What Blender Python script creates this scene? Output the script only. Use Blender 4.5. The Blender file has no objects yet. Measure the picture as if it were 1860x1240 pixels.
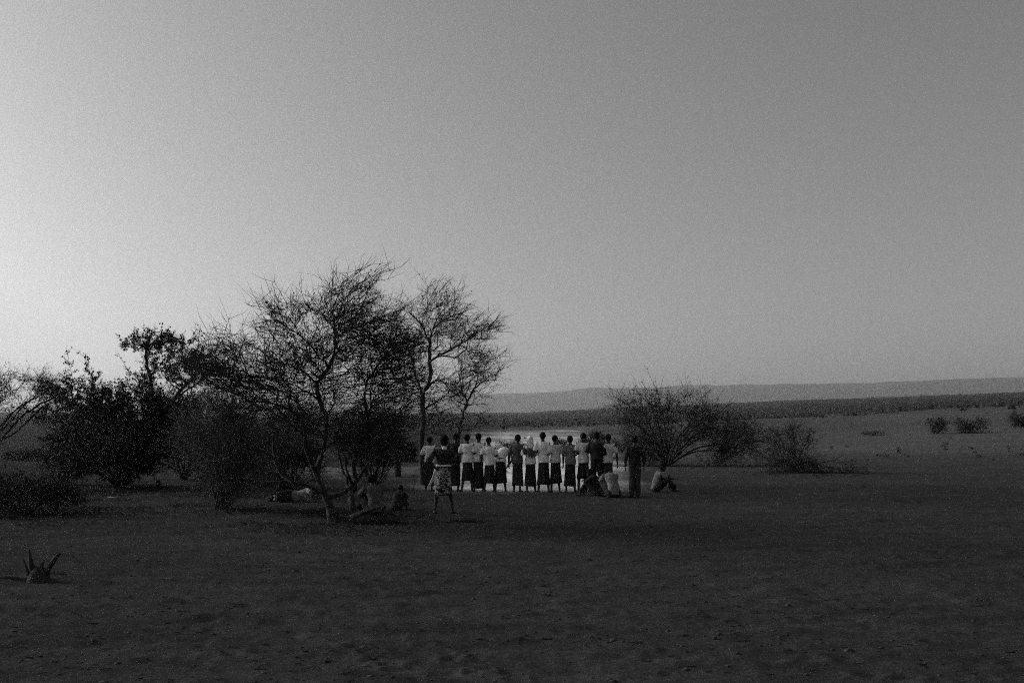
import bpy, math, random
import numpy as np
from mathutils import Vector, Matrix

R = math.radians
random.seed(7)
rng = np.random.default_rng(7)

# ------------------------------------------------------------------ camera, sky, sun, exposure
scene = bpy.context.scene
F = 1808.0            # focal length in photograph pixels (1860 wide), 35 mm on full frame
EYE = 1.74            # eye height
HOR = 785.0           # photograph row of the eye level
cam = bpy.data.objects.new('camera', bpy.data.cameras.new('camera'))
scene.collection.objects.link(cam)
cam.location = (0, 0, EYE)
cam.rotation_euler = (R(90), 0, 0)
cam.data.lens = 35
cam.data.sensor_width = 36
cam.data.shift_y = (HOR - 620) / 1860
cam.data.clip_start = 0.1
cam.data.clip_end = 60000
scene.camera = cam

SUN_EL, SUN_AZ = 20, -71
world = bpy.data.worlds.new('World')
scene.world = world
world.use_nodes = True
wt = world.node_tree
sky = wt.nodes.new('ShaderNodeTexSky')
sky.sky_type = 'NISHITA'
sky.sun_disc = False
sky.sun_elevation = R(SUN_EL)
sky.sun_rotation = R(SUN_AZ)
sky.air_density = 0.7
sky.dust_density = 2.0
bw = wt.nodes.new('ShaderNodeRGBToBW')
wt.links.new(sky.outputs[0], bw.inputs[0])
wt.links.new(bw.outputs[0], wt.nodes['Background'].inputs[0])
wt.nodes['Background'].inputs[1].default_value = 0.07

sun = bpy.data.objects.new('sun', bpy.data.lights.new('sun', 'SUN'))
scene.collection.objects.link(sun)
sun.data.energy = 1.5
sun.data.angle = R(34)
sd = Vector((math.sin(R(SUN_AZ)) * math.cos(R(SUN_EL)), math.cos(R(SUN_AZ)) * math.cos(R(SUN_EL)), math.sin(R(SUN_EL))))
sun.rotation_euler = sd.to_track_quat('Z', 'Y').to_euler()

vs = scene.view_settings
vs.view_transform = 'Standard'
vs.look = 'None'
vs.exposure = 0.86
vs.gamma = 1.0
vs.use_curve_mapping = False
scene.cycles.use_denoising = False          # the photograph is grainy: keep the sampling grain
scene.cycles.use_adaptive_sampling = True
scene.cycles.adaptive_threshold = 0.6
scene.cycles.adaptive_min_samples = 16
scene.cycles.pixel_filter_type = 'BLACKMAN_HARRIS'
scene.cycles.filter_width = 1.1
scene.cycles.max_bounces = 5
scene.cycles.volume_bounces = 1
scene.cycles.sample_clamp_indirect = 0.35
scene.cycles.sample_clamp_direct = 0.42

# ------------------------------------------------------------------ helpers
COL = scene.collection


def tag(o, label=None, cat=None, group=None, kind=None):
    if label: o['label'] = label
    if cat: o['category'] = cat
    if group: o['group'] = group
    if kind: o['kind'] = kind
    return o


def empty(name, loc, rz=0.0, scale=1.0):
    o = bpy.data.objects.new(name, None)
    COL.objects.link(o)
    o.location = loc
    o.rotation_euler = (0, 0, rz)
    o.scale = (scale,) * 3
    o.empty_display_size = 0.2
    return o


def mesh_obj(name, verts, faces, mat, parent=None, smooth=False, loc=(0, 0, 0)):
    me = bpy.data.meshes.new(name)
    me.from_pydata([tuple(v) for v in verts], [], faces)
    me.update()
    if smooth:
        me.polygons.foreach_set('use_smooth', [True] * len(me.polygons))
    me.materials.append(mat)
    o = bpy.data.objects.new(name, me)
    COL.objects.link(o)
    o.location = loc
    if parent: o.parent = parent
    return o


def fast_mesh(name, V, Fq, mat, smooth=False):
    """V (n,3) array, Fq (m,k) array of equal-sided faces"""
    me = bpy.data.meshes.new(name)
    V = np.asarray(V, dtype=np.float32); Fq = np.asarray(Fq, dtype=np.int32)
    m, k = Fq.shape
    me.vertices.add(len(V)); me.vertices.foreach_set('co', V.ravel())
    me.loops.add(m * k); me.loops.foreach_set('vertex_index', Fq.ravel())
    me.polygons.add(m)
    me.polygons.foreach_set('loop_start', np.arange(0, m * k, k, dtype=np.int32))
    me.polygons.foreach_set('loop_total', np.full(m, k, dtype=np.int32))
    if smooth: me.polygons.foreach_set('use_smooth', np.ones(m, dtype=bool))
    me.update(calc_edges=True)
    me.materials.append(mat)
    return me


class VN:
    """tileable value noise on numpy arrays"""
    def __init__(s, seed):
        s.t = np.random.default_rng(seed).random((256, 256))
    def __call__(s, x, y):
        xi = np.floor(x).astype(int); yi = np.floor(y).astype(int)
        fx = x - xi; fy = y - yi
        fx = fx * fx * (3 - 2 * fx); fy = fy * fy * (3 - 2 * fy)
        a = s.t[xi & 255, yi & 255]; b = s.t[(xi + 1) & 255, yi & 255]
        c = s.t[xi & 255, (yi + 1) & 255]; d = s.t[(xi + 1) & 255, (yi + 1) & 255]
        return (a * (1 - fx) + b * fx) * (1 - fy) + (c * (1 - fx) + d * fx) * fy


def sstep(a, b, x):
    t = np.clip((x - a) / (b - a), 0, 1)
    return t * t * (3 - 2 * t)


# ------------------------------------------------------------------ materials (monochrome film: all greys)
def g(v): return (v, v, v, 1)


def mat_cloth(name, v, var=0.25, rough=0.95, scale=9):
    m = bpy.data.materials.new(name); m.use_nodes = True
    nt = m.node_tree; b = nt.nodes['Principled BSDF']
    tc = nt.nodes.new('ShaderNodeTexCoord')
    n = nt.nodes.new('ShaderNodeTexNoise'); n.inputs['Scale'].default_value = scale; n.inputs['Detail'].default_value = 6
    nt.links.new(tc.outputs['Object'], n.inputs['Vector'])
    r = nt.nodes.new('ShaderNodeMapRange')
    r.inputs['To Min'].default_value = v * (1 - var); r.inputs['To Max'].default_value = v * (1 + var)
    r.inputs['From Min'].default_value = 0.3; r.inputs['From Max'].default_value = 0.7
    nt.links.new(n.outputs['Fac'], r.inputs['Value'])
    nt.links.new(r.outputs[0], b.inputs['Base Color'])
    b.inputs['Roughness'].default_value = rough
    b.inputs['Specular IOR Level'].default_value = 0.15
    bp = nt.nodes.new('ShaderNodeBump'); bp.inputs['Strength'].default_value = 0.5; bp.inputs['Distance'].default_value = 0.02
    n2 = nt.nodes.new('ShaderNodeTexNoise'); n2.inputs['Scale'].default_value = scale * 2; n2.inputs['Detail'].default_value = 4
    nt.links.new(tc.outputs['Object'], n2.inputs['Vector'])
    nt.links.new(n2.outputs['Fac'], bp.inputs['Height'])
    nt.links.new(bp.outputs[0], b.inputs['Normal'])
    return m


def mat_check(name, dark, light, scale=16, thick=0.28):
    """woven check: crossing pale bands on dark cloth"""
    m = bpy.data.materials.new(name); m.use_nodes = True
    nt = m.node_tree; b = nt.nodes['Principled BSDF']
    tc = nt.nodes.new('ShaderNodeTexCoord')
    sp = nt.nodes.new('ShaderNodeSeparateXYZ'); nt.links.new(tc.outputs['Object'], sp.inputs[0])
    def band(out, sc):
        a = nt.nodes.new('ShaderNodeMath'); a.operation = 'MULTIPLY'; a.inputs[1].default_value = sc
        nt.links.new(out, a.inputs[0])
        f = nt.nodes.new('ShaderNodeMath'); f.operation = 'FRACT'; nt.links.new(a.outputs[0], f.inputs[0])
        c = nt.nodes.new('ShaderNodeMath'); c.operation = 'LESS_THAN'; c.inputs[1].default_value = thick
        nt.links.new(f.outputs[0], c.inputs[0])
        return c.outputs[0]
    s = nt.nodes.new('ShaderNodeMath'); s.operation = 'ADD'
    nt.links.new(band(sp.outputs[0], scale), s.inputs[0]); nt.links.new(band(sp.outputs[2], scale), s.inputs[1])
    r = nt.nodes.new('ShaderNodeMapRange'); r.inputs['From Max'].default_value = 2
    r.inputs['To Min'].default_value = dark; r.inputs['To Max'].default_value = light
    nt.links.new(s.outputs[0], r.inputs['Value']); nt.links.new(r.outputs[0], b.inputs['Base Color'])
    b.inputs['Roughness'].default_value = 0.95; b.inputs['Specular IOR Level'].default_value = 0.1
    return m


def mat_pattern(name, dark, light):
    """printed cloth: horizontal broken bands of pale marks"""
    m = bpy.data.materials.new(name); m.use_nodes = True
    nt = m.node_tree; b = nt.nodes['Principled BSDF']
    tc = nt.nodes.new('ShaderNodeTexCoord')
    mp = nt.nodes.new('ShaderNodeMapping'); mp.inputs['Scale'].default_value = (6, 6, 15)
    nt.links.new(tc.outputs['Object'], mp.inputs[0])
    n = nt.nodes.new('ShaderNodeTexNoise'); n.inputs['Scale'].default_value = 1.6; n.inputs['Detail'].default_value = 3
    n.inputs['Distortion'].default_value = 1.2
    nt.links.new(mp.outputs[0], n.inputs['Vector'])
    r = nt.nodes.new('ShaderNodeMapRange')
    r.inputs['From Min'].default_value = 0.47; r.inputs['From Max'].default_value = 0.57
    r.inputs['To Min'].default_value = dark; r.inputs['To Max'].default_value = light
    nt.links.new(n.outputs['Fac'], r.inputs['Value']); nt.links.new(r.outputs[0], b.inputs['Base Color'])
    b.inputs['Roughness'].default_value = 0.95; b.inputs['Specular IOR Level'].default_value = 0.1
    return m


def mat_plain(name, v, rough=0.9, spec=0.2, var=0.3, scale=6, bump=0.0, trans=0.0):
    m = bpy.data.materials.new(name); m.use_nodes = True
    nt = m.node_tree; b = nt.nodes['Principled BSDF']
    tc = nt.nodes.new('ShaderNodeTexCoord')
    n = nt.nodes.new('ShaderNodeTexNoise'); n.inputs['Scale'].default_value = scale; n.inputs['Detail'].default_value = 5
    nt.links.new(tc.outputs['Object'], n.inputs['Vector'])
    r = nt.nodes.new('ShaderNodeMapRange')
    r.inputs['From Min'].default_value = 0.3; r.inputs['From Max'].default_value = 0.7
    r.inputs['To Min'].default_value = v * (1 - var); r.inputs['To Max'].default_value = v * (1 + var)
    nt.links.new(n.outputs['Fac'], r.inputs['Value']); nt.links.new(r.outputs[0], b.inputs['Base Color'])
    b.inputs['Roughness'].default_value = rough; b.inputs['Specular IOR Level'].default_value = spec
    if bump:
        bp = nt.nodes.new('ShaderNodeBump'); bp.inputs['Strength'].default_value = bump; bp.inputs['Distance'].default_value = 0.03
        nt.links.new(n.outputs['Fac'], bp.inputs['Height']); nt.links.new(bp.outputs[0], b.inputs['Normal'])
    return m


M = {
    'skin': mat_plain('dark_skin', 0.022, 0.6, 0.3, 0.15),
    'hair': mat_plain('black_hair', 0.008, 0.9, 0.1),
    'white': mat_cloth('white_cotton', 0.84, 0.06),
    'offwhite': mat_cloth('worn_white_cotton', 0.80, 0.12),
    'pale': mat_cloth('pale_grey_cotton', 0.58, 0.2),
    'grey_light': mat_cloth('faded_grey_cotton', 0.18, 0.25),
    'grey': mat_cloth('grey_cotton', 0.09, 0.25),
    'dark': mat_cloth('dark_cotton', 0.022, 0.3),
    'charcoal': mat_cloth('charcoal_cotton', 0.035, 0.3),
    'sarong': mat_check('dark_checked_cloth', 0.016, 0.05, 18),
    'sarong_b': mat_check('charcoal_striped_cloth', 0.022, 0.075, 27, 0.22),
    'sarong_c': mat_cloth('plain_dark_cloth', 0.025, 0.35),
    'print': mat_pattern('printed_cloth', 0.015, 0.42),
    'shawl': mat_pattern('dark_printed_shawl', 0.012, 0.10),
    'bark': mat_plain('dark_bark', 0.035, 0.95, 0.1, 0.4, 14, 0.6),
    'bark_pale': mat_plain('grey_bark', 0.07, 0.95, 0.1, 0.4, 14, 0.6),
    'twig': mat_plain('thorn_twig', 0.035, 0.95, 0.1, 0.3, 3),
    'twig_pale': mat_plain('dry_pale_twig', 0.09, 0.95, 0.1, 0.3, 3),
    'leaf': mat_plain('dull_leaf', 0.045, 0.8, 0.2, 0.4, 2),
    'leaf_dark': mat_plain('dark_leaf', 0.028, 0.8, 0.2, 0.4, 2),
    'leaf_pale': mat_plain('dusty_leaf', 0.075, 0.85, 0.2, 0.4, 2),
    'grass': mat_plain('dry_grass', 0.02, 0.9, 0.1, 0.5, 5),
    'stone': mat_plain('earth_clod', 0.045, 0.95, 0.1, 0.3, 20, 0.5),
    'hill': mat_plain('hill_rock', 0.07, 0.95, 0.1, 0.25, 0.004),
    'plastic': mat_plain('pale_plastic', 0.5, 0.5, 0.3, 0.1),
}


def ground_material():
    m = bpy.data.materials.new('dry_earth'); m.use_nodes = True
    nt = m.node_tree; b = nt.nodes['Principled BSDF']
    N = nt.nodes; Lk = nt.links.new
    at = N.new('ShaderNodeAttribute'); at.attribute_name = 'soil'
    tc = N.new('ShaderNodeTexCoord')
    def noise(scale, detail, sx=1.0, sy=1.0):
        mp = N.new('ShaderNodeMapping'); mp.inputs['Scale'].default_value = (sx, sy, 1)
        Lk(tc.outputs['Object'], mp.inputs[0])
        n = N.new('ShaderNodeTexNoise'); n.inputs['Scale'].default_value = scale; n.inputs['Detail'].default_value = detail
        n.inputs['Roughness'].default_value = 0.65
        Lk(mp.outputs[0], n.inputs['Vector'])
        return n.outputs['Fac']
    def rng_(src, a, bb, lo, hi):
        r = N.new('ShaderNodeMapRange'); r.inputs['From Min'].default_value = a; r.inputs['From Max'].default_value = bb
        r.inputs['To Min'].default_value = lo; r.inputs['To Max'].default_value = hi
        Lk(src, r.inputs['Value']); return r.outputs[0]
    def mul(a, c):
        x = N.new('ShaderNodeMath'); x.operation = 'MULTIPLY'; Lk(a, x.inputs[0]); Lk(c, x.inputs[1]); return x.outputs[0]
    big = rng_(noise(0.25, 5, 0.5, 1.0), 0.3, 0.7, 0.8, 1.2)
    mid = rng_(noise(2.2, 7, 0.35, 1.0), 0.3, 0.7, 0.74, 1.24)
    fine = rng_(noise(22, 5), 0.3, 0.7, 0.62, 1.35)
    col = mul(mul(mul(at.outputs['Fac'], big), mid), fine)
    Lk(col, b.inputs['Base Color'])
    b.inputs['Roughness'].default_value = 1.0; b.inputs['Specular IOR Level'].default_value = 0.0
    bp = N.new('ShaderNodeBump'); bp.inputs['Strength'].default_value = 0.8; bp.inputs['Distance'].default_value = 0.02
    Lk(noise(9, 8, 0.6, 1.0), bp.inputs['Height'])
    bp2 = N.new('ShaderNodeBump'); bp2.inputs['Strength'].default_value = 0.6; bp2.inputs['Distance'].default_value = 0.012
    Lk(noise(40, 4), bp2.inputs['Height']); Lk(bp.outputs[0], bp2.inputs['Normal'])
    Lk(bp2.outputs[0], b.inputs['Normal'])
    return m


M['ground'] = ground_material()

# ------------------------------------------------------------------ terrain
PX = np.array([-2000, 0, 500, 950, 1100, 1409, 1560, 1700, 1860, 2600, 4000.])
PA = np.array([772, 772, 774, 774, 772, 762, 756, 745, 738, 735, 745.])       # rim of the pale plain
PB = np.array([748, 750, 752, 751, 742, 730, 724, 719, 714, 712, 720.])       # rim of the dark scrub slope
PC = np.array([735, 738, 736, 712, 706, 698, 695, 692, 688, 690, 700.])       # skyline of the far hills
n1, n2, n3, n4, n5 = VN(1), VN(2), VN(3), VN(4), VN(5)
DA, DB = 380.0, 2300.0


def base_height(x, y):
    """terrain without the small relief"""
    x = np.asarray(x, float); y = np.asarray(y, float)
    D = np.sqrt(x * x + y * y)
    ang = np.clip(np.arctan2(x, y), -1.0, 1.0)
    px = 930 + F * np.tan(ang)
    d_eff = np.maximum(D, 1.0)
    dep = np.maximum(D * np.cos(ang), 1.0)
    ta = (HOR - np.interp(px, PX, PA)) / F
    tb = (HOR - np.interp(px, PX, PB)) / F
    t0 = -EYE / 48.0
    l = np.log(d_eff)
    t = t0 + (ta - t0) * sstep(math.log(48), math.log(DA), l)
    t = t + (tb - ta) * sstep(math.log(DA), math.log(DB), l)
    z = EYE + dep * t
    w = sstep(44, 62, D)
    zz = z * w
    return np.where(D < 44, 0.0, zz) * np.where(D > DB, 1.0, 1.0)


_pits = []
_r = random.Random(3)
for i in range(420):
    d = 6.5 * math.exp(_r.random() * 1.25); a = _r.uniform(-0.55, 0.55)
    _pits.append((d * math.sin(a), d * math.cos(a), _r.uniform(0.05, 0.13), _r.uniform(0.006, 0.02)))
for i in range(26):
    _pits.append((_r.gauss(-0.55, 0.45), _r.gauss(7.7, 0.35), _r.uniform(0.05, 0.09), _r.uniform(0.015, 0.035)))


def relief(x, y):
    D = np.sqrt(x * x + y * y)
    fade = 1 - sstep(45, 90, D)
    r = (n1(x * 0.35, y * 0.6) - 0.5) * 0.03
    r += (n2(x * 1.1, y * 2.6) - 0.5) * 0.012
    rid = n3(x * 1.7 + 7, y * 4.6)
    r += np.maximum(rid - 0.7, 0) * 0.14
    r += (n4(x * 4.2, y * 7.5) - 0.5) * 0.018 + (n5(x * 9, y * 12) - 0.5) * 0.016
    return r * fade


def near_height(x, y):
    return float(base_height(x, y) + relief(np.array([x]), np.array([y]))[0])


def build_ground():
    fa = np.linspace(-0.62, 0.62, 480)
    ra = np.linspace(0.62, 2 * math.pi - 0.62, 90)[1:-1]
    ang = np.concatenate([fa, ra])
    rad = np.concatenate([[0.6, 1.5, 3.0, 4.5], np.exp(np.linspace(math.log(5.6), math.log(46), 310)),
                          np.exp(np.linspace(math.log(46.5), math.log(9300), 150))])
    A, Rr = np.meshgrid(ang, rad)
    X = Rr * np.sin(A); Y = Rr * np.cos(A)
    Z = base_height(X, Y) + relief(X, Y)
    for (cx, cy, rr, dp) in _pits:                              # foot and hoof prints
        m = (np.abs(X - cx) < rr * 3) & (np.abs(Y - cy) < rr * 3)
        q = ((X[m] - cx) ** 2 + ((Y[m] - cy) * 1.3) ** 2) / rr ** 2
        Z[m] += -dp * np.exp(-q * 1.3) + dp * 0.45 * np.exp(-((np.sqrt(q) - 1.5) ** 2) * 4)
    far = sstep(70, 300, Rr)
    Z += far * (n5(X * 0.012, Y * 0.012) - 0.5) * np.minimum(Rr * 0.006, 6)
    D = Rr
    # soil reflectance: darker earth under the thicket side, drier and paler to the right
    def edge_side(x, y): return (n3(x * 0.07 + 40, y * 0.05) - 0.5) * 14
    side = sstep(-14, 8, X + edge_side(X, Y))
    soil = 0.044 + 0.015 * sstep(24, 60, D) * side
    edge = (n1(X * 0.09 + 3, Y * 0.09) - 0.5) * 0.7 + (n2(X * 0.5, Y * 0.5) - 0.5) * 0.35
    # pale dusty ground, plus extra light round the dancers painted into its colour
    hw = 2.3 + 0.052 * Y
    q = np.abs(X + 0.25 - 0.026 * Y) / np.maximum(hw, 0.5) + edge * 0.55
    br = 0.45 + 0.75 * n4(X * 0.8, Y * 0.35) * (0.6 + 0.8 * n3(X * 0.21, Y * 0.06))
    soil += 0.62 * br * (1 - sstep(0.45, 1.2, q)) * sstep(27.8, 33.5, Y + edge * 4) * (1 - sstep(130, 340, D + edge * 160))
    q2 = np.sqrt(((X + 7.5) / 8.5) ** 2 + ((Y - 46) / 9.0) ** 2) + edge * 0.8      # fainter pale strip behind the trees
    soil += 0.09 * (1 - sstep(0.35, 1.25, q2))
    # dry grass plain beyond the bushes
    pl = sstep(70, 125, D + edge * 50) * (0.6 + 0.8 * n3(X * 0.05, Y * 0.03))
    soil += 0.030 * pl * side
    # scrub covered slope
    sc = sstep(DA * 0.95, DA * 1.5, D + edge * 190)
    soil = soil * (1 - sc) + 0.018 * sc
    nA, nR = len(ang), len(rad)
    idx = np.arange(nA * nR).reshape(nR, nA)
    a = idx[:-1, :]; b = idx[1:, :]
    a2 = np.roll(a, -1, 1); b2 = np.roll(b, -1, 1)
    Fq = np.stack([a, a2, b2, b], -1).reshape(-1, 4)
    V = np.stack([X, Y, Z], -1).reshape(-1, 3)
    c = len(V)
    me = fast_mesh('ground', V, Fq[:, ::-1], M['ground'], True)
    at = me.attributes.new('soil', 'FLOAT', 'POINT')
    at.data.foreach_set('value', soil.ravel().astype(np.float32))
    o = bpy.data.objects.new('ground', me); COL.objects.link(o)
    tag(o, 'dark dry trampled earth of the plain', 'ground', kind='structure')


build_ground()


def build_hills():
    u = np.linspace(-2200, 4100, 520)
    d = np.linspace(4700, 8600, 46)
    U, Dd = np.meshgrid(u, d)
    pc = np.interp(U, PX, PC)
    pb = np.interp(U, PX, PB)
    crest = (HOR - pc) / F * 7000 + EYE
    low = (HOR - pb) / F * 5000
    s = np.clip((Dd - 4900) / 2100, 0, 1)
    back = np.clip((Dd - 7000) / 1600, 0, 1)
    X = (U - 930) / F * Dd
    rough = (n2(X * 0.004, Dd * 0.002) - 0.5) * 60 + (n3(X * 0.013, Dd * 0.006) - 0.5) * 26
    crestn = (n4(U * 0.012, U * 0 + 3) - 0.5) * 16 + (n5(U * 0.05, U * 0 + 9) - 0.5) * 6
    Z = low * 0.8 + (crest + crestn - low * 0.8) * (s * s * (3 - 2 * s)) * (1 - 0.55 * back)
    Z += rough * s * (1 - s) * 2.2 * np.clip((crest - low) / 120, 0.15, 1)
    Z[0, :] -= 80
    nR, nU = U.shape
    idx = np.arange(nR * nU).reshape(nR, nU)
    Fq = np.stack([idx[:-1, :-1], idx[:-1, 1:], idx[1:, 1:], idx[1:, :-1]], -1).reshape(-1, 4)
    me = fast_mesh('hills', np.stack([X, Dd, Z], -1).reshape(-1, 3), Fq, M['hill'], True)
    o = bpy.data.objects.new('hills', me); COL.objects.link(o)
    tag(o, 'long low range of pale hazy hills on the skyline', 'hills', kind='structure')


build_hills()


def build_haze():
    x, y0, y1, z0, z1 = 9600, -9600, 9600, -60, 470
    v = [(sx * x, yy, zz) for zz in (z0, z1) for yy in (y0, y1) for sx in (-1, 1)]
    f = [(0, 2, 3, 1), (4, 5, 7, 6), (0, 1, 5, 4), (2, 6, 7, 3), (0, 4, 6, 2), (1, 3, 7, 5)]
    m = bpy.data.materials.new('dusty_air'); m.use_nodes = True
    nt = m.node_tree; nt.nodes.remove(nt.nodes['Principled BSDF'])
    pv = nt.nodes.new('ShaderNodeVolumePrincipled')
    pv.inputs['Color'].default_value = g(0.9)
    pv.inputs['Density'].default_value = 1.5e-4
    pv.inputs['Anisotropy'].default_value = 0.62
    nt.links.new(pv.outputs[0], nt.nodes['Material Output'].inputs['Volume'])
    o = mesh_obj('haze', v, f, m)
    tag(o, 'thin dusty air over the whole plain', 'haze', kind='stuff')


build_haze()


# ------------------------------------------------------------------ plants
def at(px, py, D):
    return Vector(((px - 930) / F * D, D, EYE - (py - HOR) / F * D))


def depth_of(foot_y):
    return EYE * F / (foot_y - HOR)


class Plant:
    def __init__(s, seed, cap=26000):
        s.r = np.random.default_rng(seed)
        s.P = np.zeros((cap, 3)); s.par = np.full(cap, -1, dtype=int); s.len = np.zeros(cap); s.tagi = np.zeros(cap, dtype=int)
        s.n = 0; s.limbs = 0

    def add(s, p, par, tg):
        i = s.n; s.P[i] = p; s.par[i] = par; s.tagi[i] = tg
        s.len[i] = 0 if par < 0 else s.len[par] + np.linalg.norm(s.P[i] - s.P[par])
        s.n += 1; return i

    def nearest(s, t, k=0.0):
        d = np.linalg.norm(s.P[:s.n] - t, axis=1) + k * s.len[:s.n]
        return int(d.argmin())

    def limb(s, pts, step=0.14, jit=0.02, first=None):
        """a drawn limb; starts at the plant's base or joins the nearest wood"""
        pts = [np.array(p, float) for p in pts]
        s.limbs += 1
        if s.n == 0 or first == 'base':
            cur = s.add(pts[0], -1, s.limbs)
        else:
            cur = s.nearest(pts[0])
        start = s.P[cur].copy(); q = [start] + pts[1:]
        # Catmull-Rom
        q = [2 * q[0] - q[1]] + q + [2 * q[-1] - q[-2]]
        for i in range(1, len(q) - 2):
            L = np.linalg.norm(q[i + 1] - q[i]); n = max(2, int(L / step))
            for k in range(1, n + 1):
                t = k / n
                p = 0.5 * ((2 * q[i]) + (-q[i - 1] + q[i + 1]) * t + (2 * q[i - 1] - 5 * q[i] + 4 * q[i + 1] - q[i + 2]) * t * t + (-q[i - 1] + 3 * q[i] - 3 * q[i + 1] + q[i + 2]) * t ** 3)
                cur = s.add(p + s.r.normal(0, jit, 3), cur, s.limbs)
        return cur

    def fill(s, targets, step=0.16, k=0.3, jit=0.03, sweep=(0, 0, 0)):
        T = np.asarray(targets)
        c = s.P[:s.n]
        d = np.array([np.linalg.norm(c - t, axis=1).min() for t in T])
        sweep = np.array(sweep, float)
        for t in T[np.argsort(d)]:
            i = s.nearest(t, k)
            p = s.P[i].copy(); L = np.linalg.norm(t - p)
            if L < 0.05: continue
            pd = s.P[i] - s.P[s.par[i]] if s.par[i] >= 0 else np.array([0, 0, 1.])
            pd = pd / (np.linalg.norm(pd) + 1e-6)
            n = max(2, int(L / step))
            ctrl = p + pd * L * 0.35 + sweep * L + np.array([0, 0, 0.12 * L]) + s.r.normal(0, 0.16 * L, 3)
            cur = i
            for kk in range(1, n + 1):
                u = kk / n
                q = (1 - u) ** 2 * p + 2 * u * (1 - u) * ctrl + u * u * t
                cur = s.add(q + s.r.normal(0, jit, 3) * (kk < n), cur, 0)

    def finish(s, rbase, rtip=0.0035, ex=2.4, flare=0.0, flare_h=0.42, cap=9.0, low=0.0):
        n = s.n
        r = np.zeros(n); acc = np.zeros(n); kids = np.zeros(n, dtype=int)
        for i in range(n - 1, -1, -1):
            acc[i] = max(acc[i], rtip ** ex)
            if s.par[i] >= 0:
                acc[s.par[i]] += acc[i]; kids[s.par[i]] += 1
        r = acc ** (1 / ex)
        roots = np.where(s.par[:n] < 0)[0]
        f = rbase / r[roots].max()
        s.rad = rtip + (r - rtip) * (rbase - rtip) / (r[roots].max() - rtip)
        s.kids = kids
        h = s.P[:n, 2] - s.P[0, 2]
        s.rad = np.minimum(s.rad, cap)
        if low: s.rad = np.where((s.tagi[:n] > 0) & (h < 1.5), np.maximum(s.rad, low * (1 - h / 3.2)), s.rad)
        hd = np.min(np.linalg.norm(s.P[:n, None, :2] - s.P[roots][None, :, :2], axis=2), axis=1)
        s.rad *= 1 + flare * np.exp(-(np.maximum(h, 0) + 0.9 * np.maximum(hd - 0.12, 0)) / flare_h)
        return s

    def tubes(s, sel, sides):
        """tapered tubes for the nodes in sel (edge node->parent)"""
        V, Fc = [], []
        ring = {}
        ca = [(math.cos(2 * math.pi * k / sides), math.sin(2 * math.pi * k / sides)) for k in range(sides)]
        def mk(i, d, rad):
            z = Vector(d).normalized()
            a = z.orthogonal().normalized() if abs(z.z) > 0.95 else z.cross(Vector((0, 0, 1))).normalized()
            b = z.cross(a)
            p = Vector(s.P[i]); base = len(V)
            for c_, s_ in ca: V.append(p + a * (c_ * rad) + b * (s_ * rad))
            return base
        main = {}
        for i in sel:
            p = s.par[i]
            if p < 0: continue
            if p not in main or s.rad[i] > s.rad[main[p]]: main[p] = i
        for i in sel:
            p = s.par[i]
            if p < 0: continue
            d = s.P[i] - s.P[p]
            if np.linalg.norm(d) < 1e-5: continue
            if main.get(p) == i and p in ring: a = ring[p]
            else: a = mk(p, d, min(s.rad[p], s.rad[i] * 1.15) if main.get(p) != i else s.rad[p])
            b = mk(i, d, s.rad[i]); ring[i] = b
            for k in range(sides):
                k2 = (k + 1) % sides
                Fc.append((a + k, a + k2, b + k2, b + k))
        return V, Fc


def twig_mesh(starts, dirs, lens, rads, r, bend=0.35):
    """arrays -> three sided two segment twigs"""
    n = len(starts)
    d = dirs / (np.linalg.norm(dirs, axis=1, keepdims=True) + 1e-9)
    up = np.tile([0, 0, 1.], (n, 1)); up[np.abs(d[:, 2]) > 0.9] = [1, 0, 0]
    a = np.cross(d, up); a /= np.linalg.norm(a, axis=1, keepdims=True); b = np.cross(d, a)
    d2 = d + r.normal(0, bend, (n, 3)); d2 /= np.linalg.norm(d2, axis=1, keepdims=True)
    m = starts + d * lens[:, None] * 0.5
    e = m + d2 * lens[:, None] * 0.5
    V = np.zeros((n, 7, 3))
    for k in range(3):
        c, s_ = math.cos(k * 2.0944), math.sin(k * 2.0944)
        off = (a * c + b * s_)
        V[:, k] = starts + off * rads[:, None]
        V[:, 3 + k] = m + off * rads[:, None] * 0.75
    V[:, 6] = e
    base = np.arange(n)[:, None] * 7
    tri = []
    for k in range(3):
        k2 = (k + 1) % 3
        tri += [[k, k2, 3 + k2], [k, 3 + k2, 3 + k], [3 + k, 3 + k2, 6]]
    Fq = (base[:, None, :] + np.array(tri)[None]).reshape(-1, 3)
    return V.reshape(-1, 3), Fq, m, e, d2


def leaf_mesh(C, size, r, up=0.3):
    n = len(C)
    a = r.normal(0, 1, (n, 3)); a /= np.linalg.norm(a, axis=1, keepdims=True)
    b = r.normal(0, 1, (n, 3)); b[:, 2] *= up
    b -= a * (a * b).sum(1, keepdims=True); b /= np.linalg.norm(b, axis=1, keepdims=True) + 1e-9
    sz = size * r.uniform(0.5, 1.4, (n, 1))
    V = np.stack([C - a * sz, C + b * sz * 0.45, C + a * sz, C - b * sz * 0.45], 1)
    return V.reshape(-1, 3), np.arange(n * 4).reshape(n, 4)


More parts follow.
